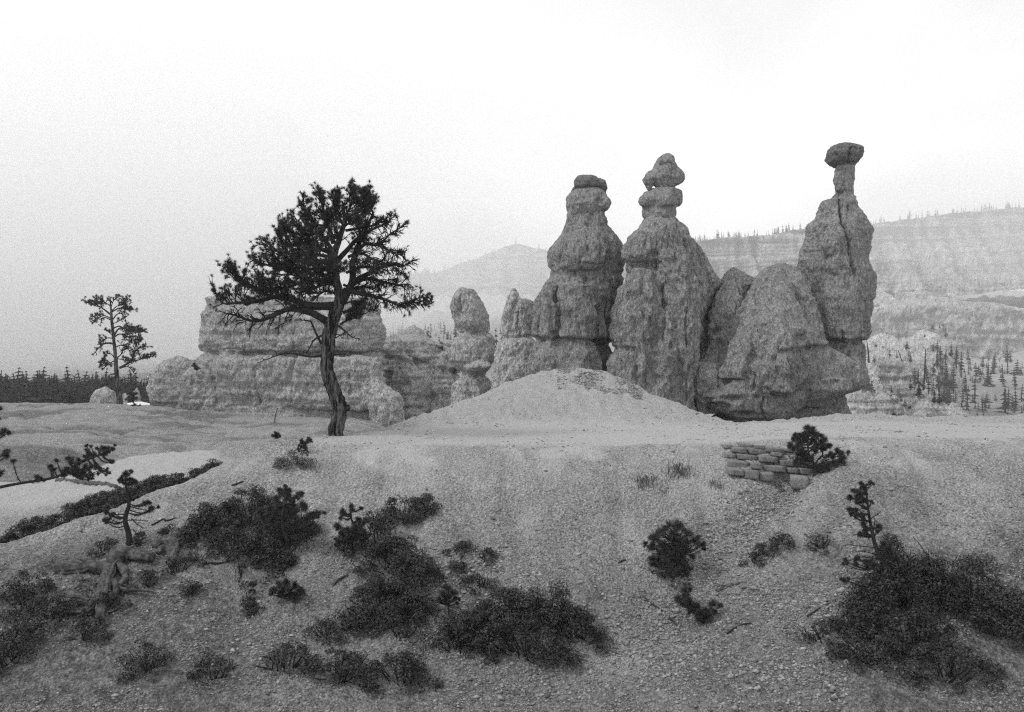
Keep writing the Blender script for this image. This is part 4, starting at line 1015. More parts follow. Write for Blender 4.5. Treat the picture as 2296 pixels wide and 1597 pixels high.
for u, v, Y, hp in FOUND:
    w_ = ('on the bare pale dome hills' if Y > 260 and u < 2122 else 'in the grove beyond the right end of the trail' if u >= 2122 else
          'in the ravine close behind the little pale spires' if v > 880 else 'around the banded grey ridge' if u < 2060 else 'in the dark cluster right of the banded ridge')
    place_conifer(u, v, Y, hp, 'dark conifer ' + w_, 'dark conifers ' + w_)
# dead leaning poles
for x0, y0, x1, y1, Y, lab in ((690, 1160, 590, 850, 205, 'long dead pole leaning left among the right-hand conifers'), (290, 950, 275, 770, 200, 'upright dead snag beside the base of the hammer-capped spire'), (850, 1200, 868, 835, 200, 'tall dead snag standing near the right edge'), (785, 1170, 793, 1035, 198, 'short dead snag left of the tall one near the right edge'), (835, 1210, 700, 1060, 202, 'thin fallen trunk leaning behind the short dead snag')):
    a = to3_ = P(*ZB(x0, y0), Y); e = P(*ZB(x1, y1), Y)
    m = MB(); m.tube([a - (e - a) * 0.15, a, (a + e) / 2 + [0.1, 0, 0], e], [0.24, 0.22, 0.17, 0.07], 6, 0.15, 3)
    for q in range(5):
        s = 0.45 + 0.1 * q; c = a + (e - a) * s; m.tube([c, c + [(-1) ** q * 0.8, 0, 0.1]], [0.05, 0.02], 3)
    o = link('dead_snag', m.mesh('dead_snag', a), None, M_BARK_D); o.location = a; tag(o, lab, 'dead tree')
scatter_forest('dark_grove', 'dense dark grove of conifers in the ravine at the right edge', 420, (1990, 2500), (270, 520), (3.5, 8), (0.02, 0.03), 8, 1.4)
print('badlands', round(time.time() - T0, 1))
# ------------------------------------------------------------------ haze in the whole place, and the fog bank drifting in from the left
def box_mesh(name, lo, hi):
    x0, y0, z0 = lo; x1, y1, z1 = hi
    v = [(x0, y0, z0), (x1, y0, z0), (x1, y1, z0), (x0, y1, z0), (x0, y0, z1), (x1, y0, z1), (x1, y1, z1), (x0, y1, z1)]
    q = [(0, 3, 2, 1), (4, 5, 6, 7), (0, 1, 5, 4), (1, 2, 6, 5), (2, 3, 7, 6), (3, 0, 4, 7)]
    return mesh_np(name, v, quads=q, smooth=False)
def volume_mat(name, density, g=1.0):
    m = bpy.data.materials.new(name); m.use_nodes = True
    t = m.node_tree; t.nodes.clear()
    o_ = N(t, 'ShaderNodeOutputMaterial'); pv = N(t, 'ShaderNodeVolumePrincipled')
    pv.inputs['Color'].default_value = (g, g, g, 1); pv.inputs['Density'].default_value = density
    t.links.new(pv.outputs[0], o_.inputs['Volume'])
    return m
tag(link('haze', box_mesh('haze', (-3200, -60, -75), (3200, 2200, 300)), None, volume_mat('haze_air', 0.00030)), 'thin pale mist filling the whole canyon', 'haze', kind='stuff')

def fog(label, c, r, density, seed, lump=0.22, box=1.0):
    """a soft-edged bank: an uneven lens of even mist"""
    nth, nph = 48, 28
    th = np.arange(nth) / nth * 2 * np.pi; ph = np.linspace(0, np.pi, nph + 2)[1:-1]
    d = np.stack([np.cos(th)[None] * np.sin(ph)[:, None], np.sin(th)[None] * np.sin(ph)[:, None], np.repeat(np.cos(ph)[:, None], nth, 1)], -1).reshape(-1, 3)
    d = np.concatenate([d, [[0, 0, 1], [0, 0, -1]]])
    bx_ = np.sign(d) * np.abs(d) ** box
    d = np.stack([bx_[:, 0], bx_[:, 1], np.where(d[:, 2] < 0, bx_[:, 2], d[:, 2])], -1)
    k = 1 + lump * fbm(d * 1.7 + seed, 4, seed, 0.6)
    V = d * k[:, None] * np.array(r)
    i = np.arange(nph - 1)[:, None] * nth; j = np.arange(nth)[None]; jn = (j + 1) % nth
    q = np.stack([i + j, i + nth + j, i + nth + jn, i + jn], -1).reshape(-1, 4)
    jj = np.arange(nth); jk = (jj + 1) % nth; b = nph * nth
    t_ = np.concatenate([np.stack([np.full(nth, b), jj, jk], -1), np.stack([np.full(nth, b + 1), (nph - 1) * nth + jk, (nph - 1) * nth + jj], -1)])
    o = link('fog_bank', mesh_np('fog_bank', V, t_, q), None, volume_mat('fog', density))
    o.location = c
    return tag(o, label, 'fog', kind='stuff')
fog('dense low bank of white fog resting on the dark valley forest at left', (-255, 300, 36), (215, 130, 46), 0.013, 3, 0.25, 0.62)
fog('tall soft bank of fog rising behind the lone left pine', (-270, 500, 75), (270, 140, 100), 0.003, 11, 0.35)
fog('broad thin fog high over the left side of the canyon', (-330, 700, 110), (440, 180, 150), 0.0018, 13, 0.25)
fog('pale wisp of fog in front of the middle cliff', (-20, 900, 75), (95, 70, 62), 0.0045, 5, 0.6)
fog('thin veil of mist over the right-hand cliff', (700, 1150, 170), (360, 110, 95), 0.0022, 7, 0.4)
# ------------------------------------------------------------------ pines
M_BARK = mat_simple('weathered_bark', 0.008, 0.17, 12, 0.95, 0.16, (1, 1, 0.12), 0.1, (0.42, 0.6))
M_TWIG = mat_simple('twig_bark', 0.012, 0.035, 20, 0.95)
M_NEEDLE = mat_leaf('pine_needles', 0.022, 0.06, 0.6)
M_NEEDLE_S = mat_leaf('young_pine_needles', 0.03, 0.085, 0.6)
M_GREYWOOD = mat_simple('grey_deadwood', 0.03, 0.16, 8, 0.95, 0.08, (1, 1, 1), 0.1, (0.35, 0.68))

def conv(x0, y0, sc):
    """reads points taken from an enlargement of the photograph: origin and scale"""
    k = 2296.0 / 3840.0
    return lambda x, y: ((x0 + x / sc) * k, (y0 + y / sc) * k)

def catmull(pts, n):
    pts = np.asarray(pts, float)
    if len(pts) == 2:
        return pts[0] + (pts[1] - pts[0]) * np.linspace(0, 1, n)[:, None]
    P_ = np.concatenate([[2 * pts[0] - pts[1]], pts, [2 * pts[-1] - pts[-2]]])
    t = np.linspace(0, len(pts) - 1 - 1e-6, n); k = t.astype(int); f = (t - k)[:, None]
    a, b, c, d = P_[k], P_[k + 1], P_[k + 2], P_[k + 3]
    return 0.5 * (2 * b + (c - a) * f + (2 * a - 5 * b + 4 * c - d) * f ** 2 + (3 * b - a - 3 * c + d) * f ** 3)

def norm(v): return v / (np.linalg.norm(v) + 1e-9)

class Needles:
    def __init__(self): self.v = []
    def tuft(self, p, d, n, L, w, rs, spread=1.1, back=0.0):
        """a brush of needles round the end of a shoot"""
        r = rs.normal(size=(n, 3)); r /= np.linalg.norm(r, axis=1)[:, None]
        dirs = d[None] * rs.uniform(0.25, 1.3, (n, 1)) + r * spread
        dirs /= np.linalg.norm(dirs, axis=1)[:, None]
        base = p[None] - d[None] * rs.uniform(0, 1, (n, 1)) * back
        ln = L * rs.uniform(0.65, 1.1, (n, 1))
        side = np.cross(dirs, rs.normal(size=(n, 3))); side /= np.linalg.norm(side, axis=1)[:, None] + 1e-9
        tip = base + dirs * ln
        tip[:, 2] -= 0.12 * ln[:, 0]
        self.v.append(np.stack([base - side * w, base + side * w, tip], 1).reshape(-1, 3))
    def build(self, name, mat, parent, loc):
        v = np.concatenate(self.v) - np.asarray(loc)
        return link(name, mesh_np(name, v, tris=np.arange(len(v)).reshape(-1, 3), smooth=False), parent, mat)

def to3(path, Y):
    """path of (u, v), Y scalar or array -> 3-D"""
    path = np.asarray(path, float); Y = np.broadcast_to(np.asarray(Y, float), (len(path),))
    return np.stack([(path[:, 0] - CU) / F * Y, Y, -(path[:, 1] - CV) / F * Y], -1)

def limb_pts(path, Y0, dy, n, rs, wob=0.03):
    c = catmull(path, n)
    s = np.linspace(0, 1, n)
    p = to3(c, Y0 + dy * s ** 1.2)
    j = np.cumsum(rs.normal(0, wob, (n, 3)), axis=0) * s[:, None]
    j -= j.mean(0) * s[:, None]
    return p + j * 0.6

def twigs(wood, nd, pts, rs, count, length, fol, up=0.25, r0=0.012, smin=0.2, needle=(46, 0.115, 0.006), sub=3, droop=0.0, tan_w=0.7):
    """side shoots off a limb, forked, each ending in a needle brush or bare"""
    n = len(pts)
    for k in range(count):
        s = smin + (1 - smin) * (k + rs.uniform(0, 1)) / count
        i = min(int(s * (n - 1)), n - 2)
        p = pts[i] + (pts[i + 1] - pts[i]) * (s * (n - 1) - i)
        tan = norm(pts[i + 1] - pts[i])
        r = norm(rs.normal(size=3))
        side = norm(r - tan * np.dot(r, tan))
        L = length * rs.uniform(0.5, 1.15) * (1.05 - 0.45 * s)
        d = norm(tan * tan_w + side * 0.85 + np.array([0, 0, up - droop]))
        m_ = 5
        q = [p]
        for a in range(m_):
            d = norm(d + rs.normal(0, 0.22, 3) + np.array([0, 0, 0.10 * (1 if droop == 0 else -0.6)]))
            q.append(q[-1] + d * L / m_)
        q = np.array(q)
        wood.tube(q, np.linspace(r0, r0 * 0.35, len(q)), 4)
        live = rs.rand() < fol(p)
        if live: nd.tuft(q[-1], d, needle[0], needle[1], needle[2], rs, 0.95, 0.05)
        for b in range(sub):
            ii = rs.randint(1, m_)
            dd = norm(norm(q[ii + 1] - q[ii]) * 0.8 + rs.normal(0, 0.55, 3) + np.array([0, 0, 0.15 - droop * 0.6]))
            l2 = L * rs.uniform(0.25, 0.55)
            mid = q[ii] + dd * l2 * 0.5 + rs.normal(0, 0.02, 3)
            e = q[ii] + dd * l2 + np.array([0, 0, 0.04 if live else 0.0])
            wood.tube([q[ii], mid, e], [r0 * 0.6, r0 * 0.45, r0 * 0.25], 3)
            if live and rs.rand() < 0.9: nd.tuft(e, dd, needle[0], needle[1], needle[2], rs, 0.95, 0.05)

# ---- the big pine on the trail's edge
def big_pine():
    rs = np.random.RandomState(12)
    A = conv(750, 650, 2296 / 950.0); B = conv(1080, 1080, 991 / 360.0); C = conv(270, 1230, 2236 / 980.0)
    Y0 = 26.6
    base = hit(757, 976.5, 24, 30); Y0 = base[1]
    root = tag(empty('pine_tree', base), 'big windswept pine with a bent trunk, bushy to the left, bare twigs to the right', 'tree')
    tr = [(493, 1575, 88), (493, 1520, 82), (497, 1440, 78), (525, 1350, 75), (541, 1280, 72), (530, 1215, 74), (508, 1150, 76), (470, 1050, 72), (437, 950, 70), (402, 850, 62), (400, 750, 66), (407, 680, 66), (417, 600, 64), (422, 500, 71), (445, 400, 74), (465, 330, 65), (495, 250, 64), (528, 150, 50), (530, 50, 46)]
    pu = [B(x, y) for x, y, _ in tr]; rad = [h * 0.2172 for _, _, h in tr]
    up = [(1240, 1000, 36), (1225, 900, 34), (1213, 800, 36), (1215, 720, 38), (1250, 640, 28), (1275, 560, 24), (1300, 480, 20), (1310, 400, 16), (1300, 320, 11), (1290, 250, 6)]
    pu += [A(x, y) for x, y, _ in up]; rad += [h * 0.2474 for _, _, h in up]
    n = 150
    c = catmull(pu, n); rr = np.interp(np.linspace(0, 1, n), np.linspace(0, 1, len(rad)), rad) / F * Y0
    dy = 0.10 * np.sin(np.linspace(0, 5, n))
    tp = to3(c, Y0 + dy)
    wood = MB(); wood.tube(tp, rr, 40, 0.14, 3, 0.42)
    # torn strips and a knot on the old trunk
    kn = to3([B(625, 1240), B(640, 1250)], Y0)
    wood.tube([kn[0] - [0.08, 0, 0], kn[0], kn[1]], [0.10, 0.10, 0.03], 8, 0.3, 4)
    wood.build('trunk', M_BARK, root, base)
    twig = MB(); nd = Needles()
    def zx(p):   # back to the enlargement's x, y
        u = p[0] / p[1] * F + CU; v = CV - p[2] / p[1] * F
        return (u - 448.4) / 0.24739, (v - 388.6) / 0.24739
    def fol(p):
        x, y = zx(p)
        f = 0.97
        if x > 1480 and y > 420: f = 0.06
        if x > 1300 and y > 560: f = min(f, 0.3)
        if x > 1650 and 880 < y < 1200: f = 0.14
        if y > 1235 and x < 1150: f = 0.03
        if 900 < x < 1200 and y > 1000: f = 0.5
        if 1280 < x < 1520 and 1270 < y < 1400: f = 0.9
        return f
    limbs = [
        # path (enlargement A), half width start/end, depth run, twig count, twig length, droop
        ([(1160, 1350), (1080, 1300), (1000, 1260), (900, 1240), (800, 1230), (720, 1262), (640, 1300), (540, 1335), (430, 1330), (330, 1290), (250, 1280)], 36, 5, -0.5, 40, 0.62, 0.3),
        ([(1210, 1200), (1080, 1205), (950, 1190), (850, 1150), (750, 1120), (650, 1130), (500, 1165), (350, 1172), (220, 1180), (130, 1100)], 40, 4, 0.3, 40, 0.70, 0.0),
        ([(800, 1130), (700, 1125), (600, 1100), (500, 1050), (400, 980), (310, 915), (250, 855)], 20, 5, -0.6, 34, 0.55, 0.0),
        ([(1215, 985), (1080, 970), (980, 980), (900, 995), (800, 1035), (680, 1050), (600, 1030), (520, 960)], 24, 5, 0.8, 30, 0.6, 0.0),
        ([(1200, 815), (1080, 800), (950, 790), (840, 802), (740, 812), (660, 840), (580, 825), (480, 790)], 26, 5, -0.4, 28, 0.6, 0.0),
        ([(1210, 840), (1110, 860), (1040, 915), (960, 950), (880, 930), (780, 920), (660, 930)], 16, 4, 1.0, 20, 0.55, 0.0),
        ([(1205, 705), (1130, 600), (1070, 555), (980, 520), (900, 480), (850, 430)], 20, 5, 0.5, 18, 0.5, 0.0),
        ([(1200, 700), (1080, 685), (960, 655), (850, 660), (740, 620), (710, 545)], 18, 5, -0.9, 24, 0.6, 0.0),
        ([(1195, 760), (1060, 740), (900, 730), (760, 720), (640, 690), (600, 660)], 16, 4, 0.9, 22, 0.6, 0.0),
        ([(1210, 640), (1185, 540), (1155, 450), (1120, 340), (1095, 250), (1060, 185)], 22, 5, -0.3, 22, 0.42, 0.0),
        ([(1160, 470), (1080, 470), (1000, 430), (960, 380), (940, 300), (945, 225)], 12, 4, 0.5, 18, 0.42, 0.0),
        ([(1165, 480), (1090, 500), (1000, 560), (900, 560), (800, 520), (760, 490)], 13, 4, -0.6, 20, 0.5, 0.0),
        ([(1300, 480), (1260, 380), (1225, 280), (1235, 190)], 12, 4, -0.4, 18, 0.4, 0.0),
        ([(1310, 420), (1350, 330), (1400, 230), (1375, 140)], 11, 4, 0.4, 18, 0.4, 0.0),
        ([(1310, 430), (1400, 400), (1470, 320), (1490, 230), (1490, 170)], 11, 4, -0.5, 20, 0.4, 0.0),
        ([(1400, 400), (1480, 360), (1530, 290), (1545, 245)], 8, 4, 0.4, 14, 0.35, 0.0),
        ([(1320, 520), (1430, 500), (1540, 480), (1620, 450), (1675, 415)], 14, 4, -0.3, 18, 0.38, 0.0),
        # second leader and the bare right-hand side
        ([(1270, 1180), (1345, 1065), (1385, 960), (1380, 840), (1410, 720), (1450, 620), (1495, 540), (1530, 440), (1560, 340)], 40, 6, 0.35, 20, 0.5, 0.0),
        ([(1240, 800), (1330, 700), (1400, 620), (1480, 560), (1580, 500), (1660, 470), (1740, 420)], 26, 4, -0.35, 26, 0.42, 0.1),
        ([(1410, 720), (1500, 640), (1590, 650), (1650, 620), (1720, 550), (1780, 520), (1850, 490)], 18, 3, 0.3, 26, 0.40, 0.05),
        ([(1480, 630), (1600, 650), (1700, 690), (1780, 740), (1865, 750)], 12, 3, -0.5, 22, 0.42, 0.2),
        ([(1340, 760), (1450, 725), (1550, 770), (1650, 800), (1750, 840), (1850, 915)], 15, 3, 0.6, 26, 0.45, 0.25),
        ([(1390, 985), (1480, 935), (1580, 885), (1680, 835), (1780, 818), (1860, 830), (1935, 785)], 28, 3, -0.3, 30, 0.45, 0.3),
        ([(1380, 1000), (1480, 960), (1580, 965), (1680, 995), (1780, 1010), (1900, 995)], 24, 3, 0.5, 30, 0.5, 0.3),
        ([(1300, 1055), (1400, 1080), (1500, 1100), (1600, 1120), (1700, 1150), (1790, 1190), (1870, 1170), (1960, 1135), (2070, 1120)], 22, 3, -0.4, 34, 0.45, 0.3),
        ([(1700, 1150), (1800, 1190), (1920, 1170), (2010, 1190), (2100, 1160)], 9, 3, 0.3, 20, 0.4, 0.3),
        ([(1290, 1190), (1390, 1160), (1480, 1185), (1570, 1215)], 9, 3, 0.4, 8, 0.25, 0.0),
        ([(1300, 1270), (1370, 1235), (1440, 1190), (1490, 1120)], 9, 3, -0.5, 8, 0.25, 0.0),
        ([(1290, 1260), (1390, 1220), (1490, 1235), (1590, 1250)], 8, 3, 0.5, 8, 0.25, 0.0),
        ([(1270, 1370), (1340, 1330), (1410, 1305), (1490, 1280)], 11, 4, -0.5, 16, 0.28, 0.0),
        # fillers running toward and away from the lens
        ([(1225, 900), (1150, 860), (1080, 840), (1000, 800)], 20, 5, -1.7, 22, 0.6, 0.0),
        ([(1220, 760), (1120, 700), (1010, 690), (900, 690)], 18, 5, 1.6, 22, 0.6, 0.0),
        ([(1230, 680), (1270, 590), (1180, 560), (1100, 600)], 14, 4, -1.4, 18, 0.5, 0.0),
        ([(1300, 470), (1260, 430), (1180, 400), (1100, 410)], 12, 4, 1.1, 18, 0.45, 0.0),
        ([(1290, 500), (1350, 450), (1400, 430), (1450, 440)], 12, 4, -1.1, 18, 0.42, 0.0),
        ([(1225, 950), (1150, 960), (1250, 900), (1290, 860)], 16, 5, -1.5, 16, 0.45, 0.0),
        ([(1220, 880), (1000, 870), (850, 850), (700, 870)], 18, 4, 1.5, 26, 0.6, 0.0),
        ([(1235, 1010), (1130, 1010), (1010, 1045), (900, 1090)], 14, 4, -0.9, 24, 0.5, 0.0),
        ([(1235, 1090), (1150, 1070), (1060, 1090), (960, 1060)], 12, 4, 0.9, 22, 0.5, 0.0),
        ([(1300, 1010), (1380, 1040), (1480, 1030), (1590, 1060)], 12, 3, 0.9, 22, 0.45, 0.1),
        ([(1330, 900), (1420, 860), (1520, 840), (1620, 900)], 14, 3, -1.0, 24, 0.45, 0.1),
    ]
    for path, h0, h1, dyr, cnt, tl, dr in limbs:
        lp = limb_pts([A(x, y) for x, y in path], Y0, dyr, 22, rs, 0.012)
        wood = MB(); wood.tube(lp, np.linspace(h0, h1, 22) ** 1.0 * 0.24739 / F * Y0, 8, 0.18, rs.randint(99))
        lo = wood.build('limb', M_BARK_D, root, base); twig = MB(); nd = Needles()
        right = path[-1][0] > 1500
        twigs(twig, nd, lp, rs, int(cnt * (1.5 if right else 1.25)), tl * 1.12, fol, 0.28, 0.016 if right else 0.019, 0.2, (46, 0.115, 0.0050), 5 if right else 4, dr)
        tag(twig.build('twigs', M_TWIG, lo, base), kind='stuff')
        if nd.v: tag(nd.build('needles', M_NEEDLE, lo, base), kind='stuff')
    # dead low limbs
    dead = [([C(2150, 235), C(2030, 246), C(1900, 220), C(1790, 225), C(1690, 260), C(1585, 297)], 13, 3, -0.4),
            ([B(470, 690), B(530, 690), B(595, 688)], 9, 5, 0.2),
            ([B(350, 490), B(260, 550), B(200, 675)], 13, 4, -0.3), ([B(345, 580), B(290, 470), B(250, 370), B(225, 340), B(70, 332)], 13, 4, 0.3),
            ([B(520, 390), B(600, 455), B(665, 505), B(745, 525)], 11, 3, -0.3), ([B(500, 480), B(585, 487)], 5, 3, 0.1), ([B(490, 520), B(570, 470), B(650, 432)], 6, 2, 0.2)]
    for path, h0, h1, dyr in dead:
        lp = limb_pts(path, Y0, dyr, 16, rs, 0.008)
        wood = MB(); wood.tube(lp, np.linspace(h0, h1, 16) * 0.23 / F * Y0, 7, 0.2, rs.randint(99))
        lo = wood.build('dead_limb', M_BARK_D, root, base); twig = MB()
        twigs(twig, nd, lp, rs, 4, 0.2, lambda p: 0.0, 0.1, 0.014, 0.35, sub=1)
        tag(twig.build('twigs', M_TWIG, lo, base), kind='stuff')
big_pine()

# ---- the lone pine on the ridge at far left
def left_pine():
    rs = np.random.RandomState(31)
    D = conv(280, 1080, 1198 / 360.0)
    Y0 = 77.0
    base = hit(268, 906, 70, 82); Y0 = base[1]
    root = tag(empty('pine_tree', base), 'lone thin-crowned pine standing on the ridge at far left before the fog', 'tree')
    tr = [(572, 1480, 44), (565, 1430, 40), (545, 1250, 32), (525, 1080, 27), (512, 900, 24), (500, 760, 21), (485, 620, 20), (470, 480, 19), (460, 380, 17), (455, 280, 13), (447, 200, 9), (438, 120, 3)]
    pu = [D(x, y) for x, y, _ in tr]; k = 360.0 / 1198 * 2296 / 3840
    n = 50; c = catmull(pu, n); rr = np.interp(np.linspace(0, 1, n), np.linspace(0, 1, len(tr)), [t[2] for t in tr]) * k / F * Y0
    w = MB(); w.tube(to3(c, Y0), rr, 12, 0.12, 5, 0.15); w.build('trunk', M_BARK, root, base)
    twig = MB(); nd = Needles()
    L = [([(445, 330), (380, 280), (300, 225), (230, 195), (150, 175)], 12, 3, 14, 0.9, 0.9), ([(450, 400), (380, 370), (330, 400), (310, 490)], 8, 3, 6, 0.6, 0.1),
         ([(450, 380), (370, 350), (280, 370), (235, 390)], 8, 3, 9, 0.7, 0.8), ([(440, 220), (390, 190), (330, 160), (290, 175)], 7, 3, 10, 0.7, 0.8),
         ([(455, 240), (480, 170), (520, 120)], 6, 2, 7, 0.6, 0.3), ([(460, 290), (530, 230), (600, 210), (650, 130)], 8, 3, 13, 0.8, 0.85),
         ([(465, 300), (560, 250), (640, 260), (710, 270)], 9, 3, 15, 0.8, 0.9), ([(470, 400), (530, 330), (580, 320), (630, 370), (650, 440)], 9, 3, 9, 0.6, 0.15),
         ([(490, 500), (560, 480), (640, 510), (720, 530), (850, 545)], 9, 3, 14, 0.8, 0.8), ([(495, 590), (540, 520), (600, 495), (690, 540), (760, 560), (850, 540)], 12, 3, 18, 0.8, 0.85),
         ([(500, 610), (560, 575), (650, 600), (740, 640), (830, 640)], 10, 3, 18, 0.8, 0.85), ([(485, 630), (420, 625), (360, 650), (300, 700)], 8, 3, 10, 0.6, 0.2),
         ([(490, 700), (420, 690), (350, 705), (290, 760), (215, 850)], 14, 4, 14, 0.7, 0.05), ([(470, 590), (430, 560), (385, 525)], 5, 2, 4, 0.4, 0.1),
         ([(510, 740), (580, 715), (660, 750), (720, 850)], 8, 3, 12, 0.6, 0.4), ([(520, 880), (580, 830), (610, 780), (680, 740)], 9, 3, 12, 0.6, 0.3),
         ([(560, 1000), (650, 950), (720, 890), (750, 800), (800, 750), (900, 710)], 16, 3, 18, 0.9, 0.65), ([(720, 905), (800, 900), (870, 870), (990, 860)], 9, 3, 16, 0.8, 0.8),
         ([(500, 880), (450, 820), (390, 830), (370, 900)], 7, 3, 8, 0.5, 0.4), ([(500, 910), (420, 940), (330, 950)], 7, 3, 10, 0.6, 0.8), ([(500, 950), (420, 960), (360, 1010)], 6, 2, 7, 0.5, 0.1),
         ([(570, 1000), (660, 985), (720, 1030), (765, 1100)], 8, 2, 8, 0.5, 0.05), ([(520, 1110), (450, 1130), (380, 1180), (370, 1230)], 6, 2, 7, 0.5, 0.3), ([(480, 450), (540, 420), (600, 400)], 5, 2, 6, 0.4, 0.2), ([(515, 880), (620, 900), (720, 915)], 6, 2, 10, 0.5, 0.4)]
    for path, h0, h1, cnt, tl, fo in L:
        lp = limb_pts([D(x, y) for x, y in path], Y0, rs.uniform(-1, 1), 14, rs, 0.03)
        w = MB(); w.tube(lp, np.linspace(h0, h1, 14) * k / F * Y0, 6, 0.15, rs.randint(99)); lo = w.build('limb', M_BARK_D, root, base); twig = MB(); nd = Needles()
        twigs(twig, nd, lp, rs, cnt + 3, tl, lambda p, fo=fo: fo, 0.15, 0.042, 0.3, (40, 0.20, 0.013), 3, 0.0)
        tag(twig.build('twigs', M_TWIG, lo, base), kind='stuff')
        if nd.v: tag(nd.build('needles', M_NEEDLE, lo, base), kind='stuff')
left_pine()

# ---- young pines traced one by one: trunk paths plus the heads of needles they carry
def sapling(label, at, cv, trunks, heads, unit, seed, needle_px=0.75, Y=None, bare=(), mat=None, name='young_pine', dens=1.0, group=None):
    rs = np.random.RandomState(seed)
    b = hit(*at) if Y is None else np.array(to3([at], Y)[0])
    Y0 = b[1]
    root = tag(empty(name, b), label, 'young pine' if name == 'young_pine' else 'tree', group)
    px = unit / F * Y0                                   # metres per enlargement pixel
    tps = []
    for path, h0, h1 in trunks:
        tp = limb_pts([cv(x, y) for x, y in path], Y0, rs.uniform(-0.1, 0.1), 18, rs, 0.004)
        w = MB(); w.tube(tp, np.linspace(h0, h1, 18) * px, 8, 0.2, rs.randint(99))
        w.build('trunk', M_BARK_D, root, b); tps.append(tp)
    allp = np.concatenate(tps)
    tw = MB(); nd = Needles()
    more = []
    for (x, y, r) in heads:
        for j in range(2):
            more.append((x + rs.normal(0, 0.7) * r, y + rs.normal(0.15, 0.6) * r, r * 0.62))
    for (x, y, r) in list(heads) + more:
        u, v = cv(x, y)
        dy = rs.uniform(-1, 1) * r * px * 1.2
        c = to3([(u, v)], Y0 + dy)[0]
        dd = allp - c
        score = np.linalg.norm(dd, axis=1) + 1.2 * np.clip(allp[:, 2] - c[2] + 0.4 * r * px, 0, None)
        st = allp[np.argmin(score)]
        mid = (st + c) / 2 + np.array([0, 0, -0.15 * np.linalg.norm(c - st)])
        q = catmull([st, mid, c], 7)
        tw.tube(q, np.maximum(np.linspace(6, 3, 7) * px * 0.9, 0.006), 4)
        d0 = norm(norm(c - st) + np.array([0, 0, 0.5]))
        for j in (3, 4, 5):
            nd.tuft(q[j], norm(q[j + 1] - q[j - 1]), int(34 * dens), 1.05 * needle_px * r * px, (0.0055 if Y0 < 30 else 0.05 * r * px), rs, 0.8, 0.1)
        ns = 6
        for j in range(ns):
            d = norm(d0 + rs.normal(0, 0.75, 3))
            l = r * px * rs.uniform(0.35, 0.75)
            e = c + d * l
            tw.tube([c, c + d * l * 0.5 + rs.normal(0, 0.1 * l, 3), e], [max(1.4 * px, .005), max(1.1 * px, .004), .003], 3)
            nn = max(14, int(52 * dens))
            nd.tuft(e, d, nn, 1.3 * needle_px * r * px, (0.0058 if Y0 < 30 else 0.05 * r * px), rs, 0.8, l * 0.95)
    for path in bare:
        lp = limb_pts([cv(x, y) for x, y in path], Y0, rs.uniform(-0.2, 0.2), 10, rs, 0.006)
        tw.tube(lp, np.maximum(np.linspace(6, 2.5, 10) * px, 0.006), 4)
        twigs(tw, nd, lp, rs, 5, 22 * px, lambda p: 0.0, 0.05, max(2 * px, .006), 0.3, sub=1)
    tag(tw.build('twigs', M_TWIG, root, b), kind='stuff')
    tag(nd.build('needles', mat or M_NEEDLE_S, root, b), kind='stuff')
    return root

Z1 = conv(2680, 1600, 2296 / 520.0); k1 = 0.13542
sapling('young pine growing out of the dry-stone wall', (1826, 1068), Z1,
        [([(1650, 860), (1660, 720), (1640, 600), (1570, 480), (1545, 300), (1545, 150)], 30, 9), ([(1660, 660), (1700, 560), (1790, 460), (1770, 330), (1775, 250)], 20, 7)],
        [(1590, 110, 125), (1500, 130, 80), (1680, 140, 80), (1370, 190, 85), (1440, 170, 70), (1790, 230, 95), (1290, 310, 85), (1400, 330, 90), (1330, 380, 60), (1420, 480, 95), (1380, 560, 70), (1690, 320, 70), (1660, 420, 70), (1860, 340, 70), (2010, 420, 85), (1920, 470, 60), (2110, 530, 85), (2050, 580, 60), (1850, 640, 90), (1780, 660, 60), (1480, 420, 70), (1620, 230, 60), (1900, 900, 95), (1500, 560, 60), (1960, 620, 60), (1840, 760, 60)], k1, 41, 0.85, dens=1.1)
Z2 = conv(270, 1700, 2236 / 980.0); k2 = 0.26205
sapling('crooked dark sapling with a tufted top above the twisted stump', (289, 1222), Z2,
        [([(495, 800), (485, 690), (455, 585), (470, 500), (488, 440), (480, 360), (462, 270), (462, 190)], 28, 6)],
        [(462, 180, 38), (430, 225, 30), (505, 235, 30), (540, 250, 26), (670, 480, 34), (310, 510, 36), (295, 575, 30), (640, 425, 30), (420, 235, 26), (345, 530, 24), (560, 300, 24)], k2, 42, 0.9,
        bare=[[(495, 455), (570, 475), (670, 490)], [(460, 525), (400, 522), (350, 535)], [(455, 575), (540, 572), (650, 578)], [(510, 560), (550, 600), (610, 640)], [(520, 650), (560, 690), (640, 700)]])
sapling('bushy young pine rising out of the wide dark shrub', (648, 1258), Z2,
        [([(1830, 930), (1845, 760), (1810, 650), (1800, 560), (1815, 450), (1832, 370)], 24, 7)],
        [(1840, 340, 62), (1920, 370, 52), (1760, 390, 52), (1955, 455, 58), (1700, 490, 52), (2030, 550, 58), (1645, 520, 58), (1900, 570, 55), (2090, 520, 45), (1720, 600, 52), (1990, 670, 50), (1780, 330, 42), (1880, 450, 50), (1760, 480, 45), (1680, 640, 45), (1950, 600, 45), (2060, 640, 40), (1850, 510, 45)], k2, 43, 0.8)
sapling('pale feathery pine seedling low in the left foreground scrub', (655, 1352), Z2,
        [([(1915, 1285), (1870, 1215), (1842, 1150)], 16, 6)],
        [(1840, 1105, 60), (1775, 1140, 52), (1905, 1135, 52), (1725, 1185, 46), (1955, 1200, 46), (1800, 1200, 40)], k2, 44, 0.85)
Z3 = conv(1150, 1700, 2296 / 1200.0); k3 = 0.3125
